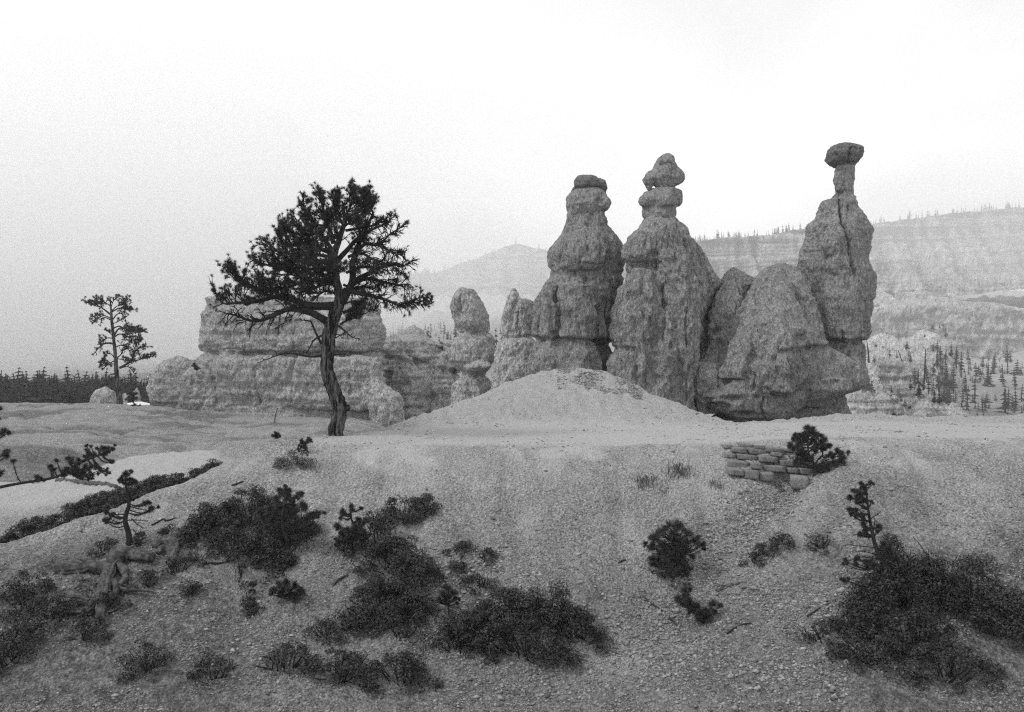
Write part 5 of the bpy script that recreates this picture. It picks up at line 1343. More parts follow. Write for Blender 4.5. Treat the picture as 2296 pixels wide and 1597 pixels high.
sapling('small forked pine at the upper left of the tall middle shrub', (797, 1234), Z3,
        [([(345, 695), (355, 610), (350, 540), (322, 470), (320, 410)], 14, 4)],
        [(320, 395, 36), (270, 425, 34), (235, 525, 38), (420, 495, 38), (405, 575, 38), (300, 560, 34), (262, 600, 36), (360, 480, 28), (290, 640, 30)], k3, 45, 0.85)
sapling('tiny single pine seedling between the two middle shrubs', (1006, 1384), Z3,
        [([(1022, 1170), (1016, 1080), (1018, 995)], 7, 3)],
        [(1015, 975, 36), (985, 1010, 30), (1048, 1010, 30), (960, 1050, 26), (1060, 1050, 26), (1000, 1060, 24)], k3, 46, 0.9)
Z4 = conv(2200, 1850, 2296 / 800.0); k4 = 0.20833
sapling('round bushy young pine alone on the gravel slope', (1517, 1287), Z4,
        [([(985, 880), (972, 660), (950, 545), (965, 400), (972, 320)], 20, 7)],
        [(970, 345, 80), (885, 375, 80), (805, 430, 78), (745, 500, 78), (1075, 450, 78), (1150, 520, 70), (1235, 555, 52), (725, 600, 70), (720, 720, 72), (850, 555, 85), (1000, 550, 85), (900, 690, 88), (1065, 640, 78), (800, 790, 75), (940, 460, 75), (840, 650, 75), (1010, 720, 75), (700, 800, 55), (930, 820, 70), (1090, 830, 55), (840, 880, 60), (960, 920, 50), (760, 880, 50)], k4, 47, 0.85)
sapling('leaning brush-like pine seedling on the pale gravel at the bottom', (1579, 1396), Z4,
        [([(1300, 1420), (1265, 1320), (1185, 1250), (1090, 1200), (1040, 1120)], 16, 5)],
        [(1065, 1060, 68), (1010, 1140, 68), (1110, 1195, 75), (1190, 1235, 75), (1275, 1290, 78), (1350, 1220, 68), (1310, 1330, 55), (1230, 1300, 55), (1040, 1180, 55)], k4, 48, 0.9)
Z5 = conv(2900, 1800, 1783 / 670.0); k5 = 0.22467
sapling('tall leaning half-dead sapling with tufts on its left side, at the right', (2030, 1355), Z5,
        [([(1330, 1270), (1240, 1090), (1155, 930), (1085, 800), (1020, 660), (985, 520), (960, 380), (940, 260), (925, 120), (920, 40)], 32, 6)],
        [(830, 115, 42), (780, 180, 44), (870, 150, 46), (905, 205, 42), (845, 235, 38), (765, 300, 38), (790, 335, 34), (840, 180, 42), (965, 30, 30), (885, 40, 32), (905, 90, 36), (910, 450, 44), (1050, 475, 40), (925, 530, 42), (870, 540, 36), (1085, 650, 58), (1150, 700, 60), (730, 810, 36), (860, 790, 48), (1000, 860, 58), (1105, 780, 60), (1190, 800, 58), (940, 830, 46), (1060, 900, 55), (1240, 870, 50), (720, 1000, 40), (850, 360, 26)], k5, 49, 0.8,
        bare=[[(1010, 675), (860, 660), (725, 645)], [(1030, 745), (920, 720), (820, 715)], [(1050, 790), (900, 770), (760, 800)], [(945, 300), (890, 290), (830, 310)], [(965, 390), (1030, 350), (1070, 315)], [(990, 520), (1010, 430), (1005, 370)], [(980, 500), (880, 530), (800, 555)], [(1560, 800), (1480, 670), (1400, 580)], [(1460, 880), (1400, 800), (1400, 740)]])
Z6 = conv(270, 1230, 2236 / 980.0); k6 = 0.26205
sapling('little grey-green sapling on the slope below the big pine', (694, 1019), Z6,
        [([(2025, 1070), (2000, 1020), (2015, 960)], 6, 3)], [(2025, 950, 22), (1975, 980, 24), (1950, 1010, 22), (1990, 1020, 20), (1965, 960, 20), (2040, 960, 16), (1940, 1035, 18)], k6, 50, 0.7)
sapling('pine reaching in at the left edge with round needle clusters', (-30, 1250), Z6,
        [([(-760, 1980), (-740, 1700), (-700, 1400), (-690, 1100), (-700, 800), (-690, 560)], 26, 8), ([(-700, 1380), (-450, 1330), (-190, 1290), (-60, 1240), (60, 1150), (180, 1110), (290, 1060)], 14, 5)],
        [(130, 1055, 44), (180, 1085, 40), (245, 1040, 44), (292, 1035, 44), (342, 1040, 34), (340, 1140, 30), (232, 1222, 36), (292, 1212, 36), (95, 1200, 60), (75, 1262, 52), (165, 1260, 40), (60, 1140, 46), (30, 1210, 60), (195, 1190, 34), (120, 1110, 40), (-20, 1130, 60), (-60, 1230, 60), (-160, 1220, 50), (-300, 1290, 45), (-560, 1100, 60), (-600, 900, 60), (-620, 1250, 55), (-640, 700, 50), (-690, 560, 50)], k6, 51, 0.62, name='pine_tree')
sapling('dead leafless stick standing below the pale butte', (614, 948, 60, 78), Z6,
        [([(1735, 815), (1738, 760), (1755, 700), (1762, 680)], 5, 2)], [(1760, 690, 8)], k6, 52, 0.4, dens=0.3, name='dead_sapling')
sapling('small dark bush clinging to the shoulder of the butte', (437, 826), Z6, [([(1058, 360), (1055, 330)], 5, 3)], [(1055, 330, 24), (1045, 318, 18), (1068, 340, 18), (1060, 350, 18)], k6, 53, 0.8, Y=77.0)
sapling('round dark shrublet at the slope edge left of the big pine', (620, 984, 24, 29), Z6, [([(1755, 955), (1748, 920)], 5, 3)], [(1745, 905, 24), (1725, 925, 20), (1765, 920, 20), (1750, 935, 18)], k6, 54, 0.8)
sapling('low dark bush beside the foot of the lone left pine', (305, 910, 70, 82), Z6, [([(545, 685), (545, 660)], 5, 3)], [(540, 660, 18), (560, 675, 18), (515, 670, 16), (550, 680, 14)], k6, 55, 0.8)
sapling('small dark conifer between the lone pine and the pale rock', (297, 905, 76, 86), Z6, [([(522, 650), (520, 560), (518, 520)], 6, 3)], [(518, 525, 12), (500, 560, 22), (540, 565, 20), (490, 600, 26), (545, 605, 22), (520, 580, 20), (500, 630, 22)], k6, 56, 0.8)
print('trees', round(time.time() - T0, 1))
# ------------------------------------------------------------------ broad-leaved scrub
M_SCRUB = mat_leaf('scrub_leaves', 0.010, 0.055, 0.5, spec=0.25)
M_GRASS = mat_leaf('dry_grass', 0.06, 0.17, 0.8)
M_STONE = mat_rock('cut_sandstone', 0.19, 0.26, 2.4, 0.0, 0.2, 0.045, 0.8)
M_GRAVEL = mat_leaf('gravel_stone', 0.10, 0.36, 0.95, spec=0.05)

def shrub(label, lobes, seed, leaf=0.058, dens=1500, y0=14.0, y1=30.0, stems=30, name='scrub_bush', mat=None, group=None, gap=0.0):
    """lobes (u, v_top, v_bottom, half width in picture units, height in metres): each a low cushion on the ground"""
    rs = np.random.RandomState(seed)
    L = []; ND = []; st = MB(); first = None
    for (u, vt, vb, hw, h) in lobes:
        h = h * 1.25
        fr = hit(u, vb, y0, y1)
        yb = fr[1]
        top = hit(u, min(vt + 0.55 * h / yb * F, vb - 1), y0, y1)
        cy = (fr[1] + top[1]) / 2; ry = max((top[1] - fr[1]) / 2, 0.30) * 1.08
        cx = (u - CU) / F * cy; rx = hw / F * cy
        if first is None: first = np.array([cx, cy, float(ground_z(cx, cy)[0])])
        nc = max(6, int(math.pi * rx * ry * 44 * (dens / 1500.0) ** 0.5))
        a = rs.uniform(0, 2 * np.pi, nc); r = np.sqrt(rs.uniform(0, 1, nc))
        x = cx + rx * r * np.cos(a); y = cy + ry * r * np.sin(a)
        edge = fbm(np.stack([x * 1.6, y * 1.6, np.full(nc, seed * 1.7)], -1), 3, seed)
        keep = (r < 0.86 + 0.6 * edge) & (rs.uniform(0, 1, nc) > gap * 1.2)
        x, y, r = x[keep], y[keep], r[keep]
        rc = rs.uniform(0.07, 0.17, len(x)) * (0.75 + 0.5 * h)
        cz = ground_z(x, y) + np.clip(h * np.clip(1 - r ** 2.2, 0.0, 1) * rs.uniform(0.35, 1.05, len(x)) - rc * 0.4, 0.01, None)
        per = max(40, int(112 * (dens / 1500.0) ** 0.5))
        dd = rs.normal(size=(len(x), per, 3)); dd /= np.linalg.norm(dd, axis=2)[..., None]
        dd[..., 2] = np.where(dd[..., 2] < -0.35, -dd[..., 2], dd[..., 2])
        rad = rc[:, None, None] * (1.0 + 0.35 * rs.normal(size=(len(x), per, 1)) * 0.5)
        pp = np.stack([x, y, cz], -1)[:, None] + dd * rad * np.array([1.15, 1.15, 0.9])
        L.append(pp.reshape(-1, 3)); ND.append(dd.reshape(-1, 3))
        for k in range(int(0.35 * stems * hw / 60) + 2):
            aa = rs.uniform(0, 6.28); rr = rs.uniform(0.1, 0.95)
            ex, ey = cx + rx * rr * math.cos(aa), cy + ry * rr * math.sin(aa)
            bx, by = cx + rx * rr * 0.4 * math.cos(aa), cy + ry * rr * 0.4 * math.sin(aa)
            p0 = np.array([bx, by, float(ground_z(bx, by)[0])]); p1 = np.array([ex, ey, float(ground_z(ex, ey)[0]) + h * rs.uniform(0.5, 1.12) * (1 - 0.6 * rr ** 2)])
            mid = (p0 + p1) / 2 + rs.normal(0, 0.06, 3)
            st.tube(catmull([p0, mid, p1], 6), np.linspace(0.013, 0.005, 6), 4)
    p = np.concatenate(L); n = len(p)
    up = rs.normal(size=(n, 3)) * 0.45 + np.concatenate(ND) + np.array([0, 0, 0.35]); up /= np.linalg.norm(up, axis=1)[:, None]
    ax = np.cross(up, rs.normal(size=(n, 3))); ax /= np.linalg.norm(ax, axis=1)[:, None] + 1e-9
    bx = np.cross(up, ax)
    ln = leaf * rs.uniform(0.6, 1.25, (n, 1)); wd = ln * 0.52
    V = np.stack([p - ax * ln * .5, p + bx * wd * .5, p + ax * ln * .5, p - bx * wd * .5], 1)
    V[:, 1] += up * ln * 0.08; V[:, 3] += up * ln * 0.08
    root = tag(empty(name, first), label, 'shrub', group)
    me = mesh_np('leaves', V.reshape(-1, 3) - first, quads=np.arange(n * 4).reshape(-1, 4), smooth=False)
    tag(link('leaves', me, root, mat or M_SCRUB), kind='stuff')
    tag(st.build('stems', M_TWIG, root, first), kind='stuff')
    return root

shrub('wide dark spreading shrub left of centre with a pine in it', [(480, 1130, 1215, 62, 0.5), (560, 1090, 1200, 75, 0.6), (640, 1120, 1240, 70, 0.6), (540, 1180, 1270, 95, 0.5), (620, 1195, 1285, 72, 0.5), (445, 1150, 1228, 48, 0.4), (690, 1150, 1225, 30, 0.4)], 61)
shrub('dark scrub patch beside the twisted stump', [(400, 1250, 1300, 40, 0.25), (420, 1300, 1350, 36, 0.2), (330, 1290, 1330, 40, 0.25), (450, 1230, 1270, 36, 0.2)], 77, dens=800, gap=0.2)
shrub('low dark straggle of scrub running down below the wide left shrub', [(540, 1255, 1320, 34, 0.25), (630, 1245, 1300, 45, 0.28), (560, 1310, 1370, 28, 0.2)], 62, dens=900, gap=0.25)
shrub('tall dark shrub heap at the middle of the foreground', [(900, 1105, 1190, 45, 0.5), (850, 1150, 1250, 55, 0.6), (880, 1190, 1320, 88, 0.7), (930, 1230, 1350, 65, 0.6), (850, 1290, 1410, 88, 0.5), (920, 1310, 1410, 70, 0.5), (955, 1118, 1152, 40, 0.25), (790, 1180, 1270, 40, 0.35)], 63)
shrub('broad rounded evergreen shrub at the bottom middle', [(1150, 1335, 1440, 130, 0.7), (1240, 1322, 1440, 85, 0.75), (1060, 1375, 1460, 90, 0.5), (1305, 1360, 1455, 58, 0.6), (1180, 1400, 1500, 150, 0.55), (1030, 1390, 1480, 90, 0.5)], 64, leaf=0.055, dens=1900)
shrub('small broken scrub among rubble right of the tall middle shrub', [(1030, 1218, 1262, 42, 0.2), (1085, 1225, 1270, 28, 0.2), (1075, 1290, 1335, 45, 0.22), (1040, 1275, 1300, 30, 0.15)], 65, dens=800, gap=0.3)
shrub('low litter-choked scrub at the bottom left of the tall middle shrub', [(800, 1360, 1440, 70, 0.3), (730, 1390, 1450, 50, 0.25), (900, 1390, 1450, 70, 0.3), (570, 1350, 1390, 26, 0.16)], 66, dens=800, gap=0.25)
shrub('large dark thicket in the bottom right corner', [(1960, 1290, 1420, 75, 0.7), (2030, 1230, 1400, 85, 0.85), (2100, 1250, 1400, 75, 0.9), (2180, 1240, 1420, 90, 0.9), (1930, 1350, 1450, 70, 0.4), (2060, 1370, 1480, 110, 0.55), (1990, 1215, 1300, 36, 0.5), (2260, 1300, 1480, 90, 0.7)], 67, dens=1500)
shrub('dark scrub spilling over the bottom edge at lower right', [(1850, 1395, 1450, 70, 0.28), (1960, 1420, 1520, 110, 0.4), (2120, 1450, 1560, 130, 0.45)], 68, dens=1000, gap=0.2)
shrub('dark band of scrub behind the left slope edge', [(210, 1112, 1180, 60, 0.42), (280, 1086, 1150, 55, 0.42), (345, 1070, 1120, 45, 0.42), (395, 1072, 1098, 35, 0.38), (440, 1058, 1085, 32, 0.35), (478, 1044, 1066, 22, 0.34), (250, 1100, 1160, 60, 0.4), (140, 1140, 1200, 60, 0.45), (60, 1170, 1230, 60, 0.5)], 69, y0=26.2, y1=34)
shrub('dry wispy bush patch under the slope edge at upper left', [(672, 1012, 1052, 32, 0.30), (640, 1030, 1052, 26, 0.18)], 70, leaf=0.06, dens=700, mat=M_GRASS, gap=0.1)
shrub('thin dark brush strip on the gravel left of the leaning sapling', [(1750, 1198, 1240, 30, 0.20), (1715, 1215, 1250, 34, 0.18), (1690, 1240, 1270, 24, 0.14)], 71, dens=700, gap=0.2)
shrub('round grey bush on the slope left of the leaning sapling', [(1832, 1198, 1232, 24, 0.22), (1845, 1205, 1240, 20, 0.18)], 72, dens=800, mat=M_GRASS)
shrub('ragged dark scrub along the bottom edge left of centre', [(640, 1440, 1530, 80, 0.35), (760, 1450, 1560, 90, 0.4), (900, 1460, 1560, 100, 0.4), (480, 1470, 1550, 60, 0.3), (330, 1440, 1530, 70, 0.35)], 76, dens=900, gap=0.15)
shrub('scrub under the twisted stump at the far left bottom', [(240, 1330, 1400, 60, 0.25), (190, 1380, 1450, 60, 0.3), (120, 1330, 1430, 70, 0.4), (60, 1280, 1400, 70, 0.5), (20, 1390, 1520, 90, 0.5)], 73, dens=1000, gap=0.1)
shrub('dark litter of scrub round the base of the crooked left sapling', [(310, 1195, 1235, 32, 0.2), (230, 1210, 1250, 36, 0.16), (370, 1180, 1215, 30, 0.14), (270, 1230, 1260, 30, 0.14)], 74, dens=600, gap=0.25)
shrub('low dark cushion at the foot of the bushy pine on the gravel', [(1500, 1278, 1305, 34, 0.16), (1540, 1275, 1300, 26, 0.14)], 75, dens=600, gap=0.2)

# ------------------------------------------------------------------ dry grass tufts
def grass(label, u, v, hw, h, seed, n=120):
    rs = np.random.RandomState(seed)
    b = hit(u, v)
    V = []
    for k in range(n):
        p = b + np.array([rs.normal(0, hw / F * b[1] * 0.5), rs.normal(0, 0.10), 0]); p[2] = float(ground_z(p[0], p[1])[0])
        d = norm(np.array([rs.normal(0, .45), rs.normal(0, .45) - 0.2, 1.0])); l = h * rs.uniform(0.4, 1.1)
        s = np.array([0.006, 0, 0]); m1 = p + d * l * .55; e = p + d * l + np.array([d[0] * .2, -0.05, -0.35]) * l
        V += [p - s, p + s, m1 + s * .7, m1 - s * .7, e]
    V = np.array(V).reshape(-1, 3); i = np.arange(n) * 5
    t_ = np.concatenate([np.stack([i, i + 1, i + 2], -1), np.stack([i, i + 2, i + 3], -1), np.stack([i + 3, i + 2, i + 4], -1)])
    o = link('grass_tuft', mesh_np('grass_tuft', V - b, tris=t_, smooth=False), None, M_GRASS); o.location = b
    return tag(o, label, 'grass tuft', 'dry grass tufts on the slope', 'stuff')
grass('drooping dry grass tuft left of the wall, the upper and larger one', 1522, 1062, 30, 0.36, 81, 170)
grass('dry grass tuft farthest left of the stone wall', 1448, 1082, 24, 0.28, 82, 130)
grass('faint grass tuft between the larger tufts and the wall', 1604, 1090, 18, 0.22, 83, 70)
grass('tiny faint grass tuft just below the larger tufts', 1490, 1098, 18, 0.14, 84, 50)
grass('grass clump below the little sapling at upper left', 690, 1050, 24, 0.26, 85, 120)

# ------------------------------------------------------------------ dry-stone wall
def block_mesh(name, sx, sy, sz, seed, r=0.007):
    """a worn squared block: soft arrises, uneven faces"""
    rs = np.random.RandomState(seed)
    n = 5
    g = np.linspace(-1, 1, n)
    V = []; Qd = []; idx = {}
    def vid(p):
        k = tuple(np.round(p, 5))
        if k not in idx: idx[k] = len(V); V.append(p)
        return idx[k]
    for ax in range(3):
        for sg in (-1, 1):
            for i in range(n - 1):
                for j in range(n - 1):
                    c = []
                    for a, b in ((i, j), (i + 1, j), (i + 1, j + 1), (i, j + 1)):
                        p = np.zeros(3); p[ax] = sg; p[(ax + 1) % 3] = g[a]; p[(ax + 2) % 3] = g[b]
                        c.append(vid(p))
                    Qd.append(c if sg > 0 else c[::-1])
    V = np.array(V)
    s = np.array([sx, sy, sz]) / 2
    W = V * s
    inner = np.clip(W, -(s - r), s - r)
    d = W - inner; l = np.linalg.norm(d, axis=1)[:, None] + 1e-9
    W = inner + d / l * np.minimum(l, r)
    W += 0.006 * np.stack([fbm(W * 5 + seed * 3.1, 2, seed + k) for k in range(3)], -1)
    W[:, 0] += W[:, 2] * rs.uniform(-0.10, 0.10); W[:, 2] += W[:, 0] * rs.uniform(-0.04, 0.04)
    return mesh_np(name, W, quads=np.array(Qd), smooth=False)
blocks = [(405, 665, 285, 350), (675, 865, 312, 385), (870, 1150, 347, 430), (1160, 1330, 368, 430), (160, 290, 300, 375),
          (300, 540, 345, 440), (555, 930, 368, 470), (940, 1150, 425, 505), (1400, 1560, 470, 545),
          (165, 370, 440, 525), (385, 720, 465, 555), (745, 1050, 490, 600), (1060, 1410, 560, 660), (1440, 1640, 595, 685), (1690, 1850, 610, 700),
          (215, 595, 560, 690), (610, 800, 605, 715), (815, 1190, 640, 755), (1200, 1410, 685, 785), (1420, 1640, 700, 800),
          (230, 490, 695, 815), (500, 742, 715, 890), (750, 990, 745, 910)]
wb = hit(*Z1(850, 700))
wall = tag(empty('dry_stone_wall', wb), 'stepped remnant of a dry-stone wall set in the slope below the trail', 'stone wall')
for k, (x0, x1, y0, y1) in enumerate(blocks):
    u0, v0 = Z1(x0, y0); u1, v1 = Z1(x1, y1)
    c = hit((u0 + u1) / 2, (v0 + v1) / 2, 20, 27)
    Yc = c[1] - 0.10 - 0.06 * (k % 3)
    w = (u1 - u0) / F * Yc * 0.95; h = (v1 - v0) / F * Yc * 0.82
    o = link('stone_block', block_mesh('stone_block', w, 0.42, h, 200 + k), wall, M_STONE)
    o.location = np.array([((u0 + u1) / 2 - CU) / F * Yc, Yc + 0.17, zv((v0 + v1) / 2, Yc)]) - wb
    o.rotation_euler = (math.radians(random.Random(k).uniform(-4, 4)), math.radians(4.5), math.radians(random.Random(k + 50).uniform(-7, 5)))
u0, v0 = Z1(1290, 830); u1, v1 = Z1(1580, 1035)
c = hit((u0 + u1) / 2, v1 - 2, 20, 27); Yc = c[1] - 0.10
o = link('stone_block', block_mesh('fallen_block', (u1 - u0) / F * Yc, 0.40, (v1 - v0) / F * Yc, 260, 0.022), None, M_STONE)
o.location = (((u0 + u1) / 2 - CU) / F * Yc, Yc + 0.16, zv((v0 + v1) / 2, Yc))
o.rotation_euler = (math.radians(3), math.radians(1), math.radians(-14))
tag(o, 'large squared stone block slipped out below the right end of the wall', 'stone block')

# ------------------------------------------------------------------ twisted juniper stump, logs and sticks
def logs(name, label, cat, cv, parts, unit, off=0.12, y0=14.0, y1=30.0, mat=None, group=None, flute=0.35, seg=14):
    """parts: (path, half widths) in enlargement pixels; each lies against the ground it crosses"""
    tubes = []
    for k, (path, hws) in enumerate(parts):
        pts = []
        for (x, y) in path:
            u, v = cv(x, y); g = hit(u, v, y0, y1); Y = g[1] - off
            pts.append([(u - CU) / F * Y, Y, zv(v, Y)])
        n = 10 + 6 * len(path)
        r = np.interp(np.linspace(0, 1, n), np.linspace(0, 1, len(hws)), hws) * unit / F * pts[0][1]
        tubes.append((catmull(pts, n), r, k))
    b = np.array(tubes[0][0][0])
    if len(tubes) == 1:
        m = MB(); m.tube(tubes[0][0], tubes[0][1], 8, 0.2, 7, flute)
        o = link(name, m.mesh(name, b), None, mat or M_GREYWOOD); o.location = b
        return tag(o, label, cat, group)
    root = tag(empty(name, b), label, cat, group)
    for p, r, k in tubes:
        m = MB(); m.tube(p, r, 30 if r.max() > 0.04 else 6, 0.3, k * 3 + 1, flute)
        m.build('log' if r.max() > 0.09 else ('root' if r.max() > 0.03 else 'twig'), mat or M_GREYWOOD, root, b)
    return root
logs('juniper_stump', 'gnarled twisted grey stump with tangled roots at the bottom left', 'stump', Z2, [
    ([(690, 890), (600, 880), (500, 870), (410, 868), (350, 930), (300, 1060), (262, 1200), (240, 1330), (230, 1420)], [45, 62, 66, 70, 62, 55, 50, 40, 25]),
    ([(705, 800), (760, 760), (830, 745), (872, 790), (872, 870), (852, 970)], [30, 40, 46, 42, 34, 22]),
    ([(730, 850), (780, 810), (830, 830), (838, 900)], [22, 28, 26, 18]),
    ([(-150, 1340), (0, 1350), (110, 1350), (210, 1300), (262, 1220), (290, 1100)], [30, 34, 34, 36, 34, 30]),
    ([(-120, 990), (60, 985), (180, 970), (270, 1010)], [60, 55, 48, 36]),
    ([(60, 900), (150, 930), (260, 960), (330, 940)], [18, 26, 30, 26]),
    ([(330, 1090), (400, 1150), (480, 1172), (620, 1172), (725, 1200)], [24, 20, 16, 10, 4]),
    ([(370, 1090), (372, 1190), (300, 1280), (245, 1380), (200, 1440)], [30, 28, 24, 20, 10]),
    ([(400, 960), (450, 1010), (455, 1080), (400, 1130)], [38, 34, 26, 20]),
    ([(620, 1130), (660, 1190), (600, 1240), (560, 1270)], [6, 6, 5, 3]),
    ([(50, 1010), (90, 1130), (110, 1220), (130, 1290)], [7, 7, 5, 3]),
    ([(60, 1090), (130, 1080), (210, 1120)], [12, 14, 12]),
    ([(20, 1150), (120, 1130), (200, 1190), (230, 1250)], [14, 16, 14, 10]),
    ([(-60, 1220), (60, 1230), (150, 1260)], [16, 18, 14]),
    ([(350, 930), (375, 965), (330, 900)], [8, 8, 3]),
    ([(640, 1000), (600, 1060), (560, 1090)], [7, 6, 3]), ([(300, 1310), (320, 1275), (360, 1270)], [6, 6, 3])], k2, 0.16, flute=0.5)
logs('fallen_log', 'long pale fallen log lying on the sand behind the left scrub', 'log', Z2, [([(-120, 235), (60, 250), (160, 262), (280, 268), (380, 285)], [26, 26, 26, 24, 14])], k2, 0.08, 27, 37)
stick_list = [
    (Z2, k2, [(1365, 275), (1410, 262), (1462, 240)], [7, 10, 7], 'short dark stick on the open slope left of centre'),
    (Z2, k2, [(1120, 952), (1180, 940), (1270, 938), (1400, 910)], [9, 9, 7, 4], 'straight dark branch on the bare ground below the wide left shrub'),
    (Z2, k2, [(680, 615), (780, 565), (805, 578), (890, 552)], [6, 9, 8, 4], 'bent dark branch right of the crooked left sapling'),
    (Z2, k2, [(865, 1550), (890, 1520), (912, 1495)], [5, 5, 3], 'tiny stick at the very bottom left'),
    (Z3, k3, [(190, 945), (230, 905), (295, 870)], [8, 10, 6], 'weathered branch at the left foot of the tall middle shrub'),
    (Z3, k3, [(470, 1292), (560, 1260), (650, 1235)], [8, 8, 5], 'pale dead branch under the tall middle shrub at the bottom'),
    (Z3, k3, [(40, 1165), (78, 1190), (85, 1228), (150, 1228)], [9, 10, 10, 7], 'pale hooked branch in the bottom left scrub'),
    (Z4, k4, [(1405, 1055), (1500, 1002), (1580, 985), (1655, 958)], [18, 24, 22, 10], 'short grey log on the gravel right of the bushy pine'),
    (Z4, k4, [(1510, 1505), (1600, 1450), (1690, 1408), (1775, 1398)], [10, 12, 10, 6], 'curved dark branch at the bottom of the gravel channel'),
    (Z4, k4, [(600, 1090), (650, 1150), (720, 1200), (825, 1260)], [9, 11, 8, 4], 'thin branch on the gravel left of the leaning seedling'),
    (Z4, k4, [(885, 1345), (930, 1380), (975, 1425)], [14, 9, 5], 'stubby dark stick below the leaning seedling'),
    (Z4, k4, [(345, 745), (385, 728), (425, 712)], [8, 11, 6], 'small dark wood chip left of the bushy pine'),
    (Z5, k5, [(340, 1360), (390, 1330), (470, 1270)], [12, 12, 5], 'dark stick on the gravel left of the right-hand thicket'),
]
for cv_, kk, path, hws, lab in stick_list:
    logs('stick', lab, 'stick', cv_, [(path, hws)], kk, 0.03, flute=0.15, mat=M_BARK_D if 'dark' in lab else M_GREYWOOD)

# ------------------------------------------------------------------ gravel and loose stones
ICO_V = None
def ico():
    t = (1 + 5 ** 0.5) / 2
    v = np.array([(-1, t, 0), (1, t, 0), (-1, -t, 0), (1, -t, 0), (0, -1, t), (0, 1, t), (0, -1, -t), (0, 1, -t), (t, 0, -1), (t, 0, 1), (-t, 0, -1), (-t, 0, 1)], float)
    f = np.array([(0, 11, 5), (0, 5, 1), (0, 1, 7), (0, 7, 10), (0, 10, 11), (1, 5, 9), (5, 11, 4), (11, 10, 2), (10, 7, 6), (7, 1, 8), (3, 9, 4), (3, 4, 2), (3, 2, 6), (3, 6, 8), (3, 8, 9), (4, 9, 5), (2, 4, 11), (6, 2, 10), (8, 6, 7), (9, 8, 1)])
    return v / np.linalg.norm(v[0]), f
IV, IF = ico()
OV = np.array([(1, 0, 0), (0, 1, 0), (-1, 0, 0), (0, -1, 0), (0, 0, 1), (0, 0, -1)], float)
OF = np.array([(0, 1, 4), (1, 2, 4), (2, 3, 4), (3, 0, 4), (1, 0, 5), (2, 1, 5), (3, 2, 5), (0, 3, 5)])
def stones(n, sampler, size, seed, tv=OV, tf=OF):
    rs = np.random.RandomState(seed)
    x, y = sampler(rs, n)
    n = len(x)
    z = ground_z(x, y)
    s = size[0] * np.exp(rs.normal(0, size[1], n))
    s = np.clip(s, size[0] * 0.4, size[0] * 4.5)
    V = tv[None] * (1 + rs.uniform(-0.35, 0.35, (n, len(tv), 3)))
    a = rs.uniform(0, 6.28, n); c, sn = np.cos(a)[:, None], np.sin(a)[:, None]
    V = V * rs.uniform(0.6, 1.3, (n, 1, 3)) * np.array([1.15, 0.9, 0.62])
    X = V[..., 0] * c - V[..., 1] * sn; Yv = V[..., 0] * sn + V[..., 1] * c
    W = np.stack([X, Yv, V[..., 2]], -1) * s[:, None, None] + np.stack([x, y, z + 0.10 * s], -1)[:, None]
    T = (tf[None] + (np.arange(n) * len(tv))[:, None, None]).reshape(-1, 3)
    return W.reshape(-1, 3), T
def slope_sampler(ulo, uhi, ylo, yhi, noise_s=0.5, thr=0.0, fade=None, tr_free=True):
    def f(rs, n):
        u = rs.uniform(ulo, uhi, n * 2); y = rs.uniform(ylo, yhi, n * 2); x = (u - CU) / F * y
        w = 1.6 * fbm(np.stack([x * noise_s, y * noise_s, np.zeros(n * 2)], -1), 3, 91) + rs.uniform(-0.25, 0.25, n * 2)
        ok = w > thr
        if fade is not None: ok &= rs.uniform(0, 1, n * 2) < fade(u, y)
        return x[ok][:n], y[ok][:n]
    return f
def chan_sampler(rs, n):
    k = rs.uniform(0, len(ch1) - 1.01, n); i = k.astype(int); f = k - i
    A_ = np.array(ch1); p = A_[i] * (1 - f)[:, None] + A_[i + 1] * f[:, None]
    sp = 0.30 + 0.55 * sstep(24, 19, p[:, 1])
    return p[:, 0] + rs.normal(0, 1, n) * sp, p[:, 1] + rs.normal(0, 0.6, n) * sp
gv, gt, off = [], [], 0
low = lambda u, y: 0.12 + 0.88 * sstep(23.5, 19.5, y)
for W_, T_ in (stones(24000, slope_sampler(-150, 2450, 15.5, 25.0, 0.6, -0.05, low), (0.016, 0.45), 1),
               stones(12000, slope_sampler(-150, 2450, 15.5, 23.0, 0.6, 0.05, low), (0.022, 0.45), 2),
               stones(8000, chan_sampler, (0.021, 0.5), 3),
               stones(3500, slope_sampler(950, 1130, 18.5, 21.5, 0.9, -0.1), (0.019, 0.5), 4),
               stones(3800, slope_sampler(1380, 1900, 15.5, 20.2, 0.7, -0.05), (0.022, 0.5), 5),
               stones(5000, slope_sampler(680, 2500, 24.5, 36, 0.5, 0.12), (0.018, 0.45), 6),
               stones(2500, slope_sampler(1250, 1440, 33.8, 36.0, 1.2, 0.0), (0.024, 0.5), 7)):
    gv.append(W_); gt.append(T_ + off); off += len(W_)
gme = mesh_np('gravel', np.concatenate(gv), tris=np.concatenate(gt), smooth=False)
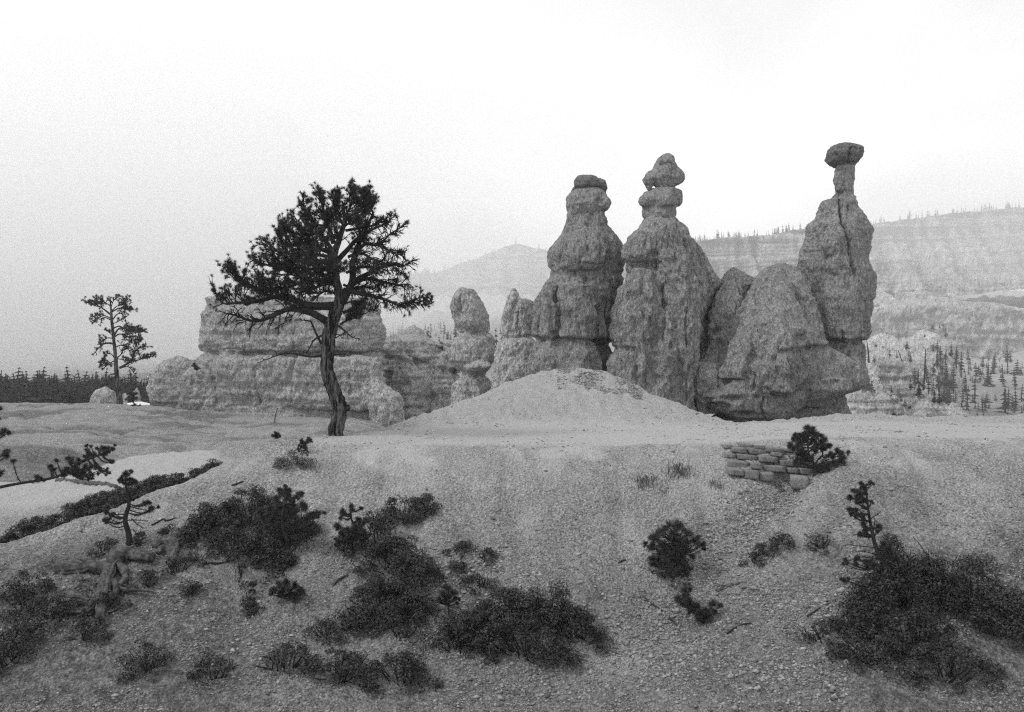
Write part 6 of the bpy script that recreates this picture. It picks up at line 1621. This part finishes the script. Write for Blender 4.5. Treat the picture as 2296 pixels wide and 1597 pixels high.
tag(link('gravel', gme, None, M_GRAVEL), 'loose pale gravel strewn over the slope and gully', 'gravel', kind='stuff')
# stones big enough to pick out singly
M_ROCKLET = mat_rock('loose_stone', 0.26, 0.36, 2.0, 0.0, 0.2, 0.03)
rs = np.random.RandomState(17)
variants = []
for k in range(6):
    mbs = MB(); V, T = stones(1, lambda r, n: (np.zeros(1), np.full(1, 20.0)), (1.0, 0.0), 300 + k, IV, IF)
    V = V - V.mean(0)
    me = mesh_np('stone', V * 1.0, tris=T, smooth=False); me.materials.append(M_ROCKLET); variants.append(me)
spots = [(1768, 1108), (1735, 1128), (1790, 1132), (1716, 1150), (1700, 1172), (1670, 1195), (1640, 1228), (1655, 1290), (1690, 1320), (1600, 1300), (1720, 1360), (1670, 1400), (1770, 1395), (1745, 1420), (1800, 1405), (1300, 1307), (1395, 1340), (1470, 1285), (1545, 1290), (1360, 1385), (1610, 1400), (975, 1232), (1010, 1245), (1060, 1260), (1095, 1232), (1005, 1285), (1070, 1300), (803, 1270), (690, 1350), (1125, 1262), (1890, 1390), (1830, 1420), (1930, 1325), (1420, 1420), (1535, 1420), (1700, 1085), (1745, 1098), (1040, 1330), (930, 1262), (1180, 1290), (640, 1420), (480, 1410), (2000, 1100)]
for u, v in spots:
    b = hit(u, v); s = rs.uniform(0.03, 0.07)
    o = link('stone', variants[rs.randint(6)]); o.location = b + np.array([0, 0, 0.1 * s]); o.scale = (s * rs.uniform(.9, 1.5), s, s * rs.uniform(.6, 1)); o.rotation_euler = (rs.uniform(-.3, .3), rs.uniform(-.3, .3), rs.uniform(0, 6.28))
    where = ('just below the dry-stone wall' if v < 1180 and 1680 < u < 1810 else 'in the gravel channel right of the bushy pine' if u > 1560 and v < 1350 else
             'at the bottom of the gravel channel' if u > 1560 else 'on the pale gravel left of the leaning seedling' if u > 1200 else 'in the rubble right of the tall middle shrub' if u > 920 else 'on the bare ground at the lower left')
    tag(o, 'loose pale fist-sized stone ' + where, 'stone', 'loose stones ' + where)
print('props', round(time.time() - T0, 1))
print('script', round(time.time() - T0, 1))
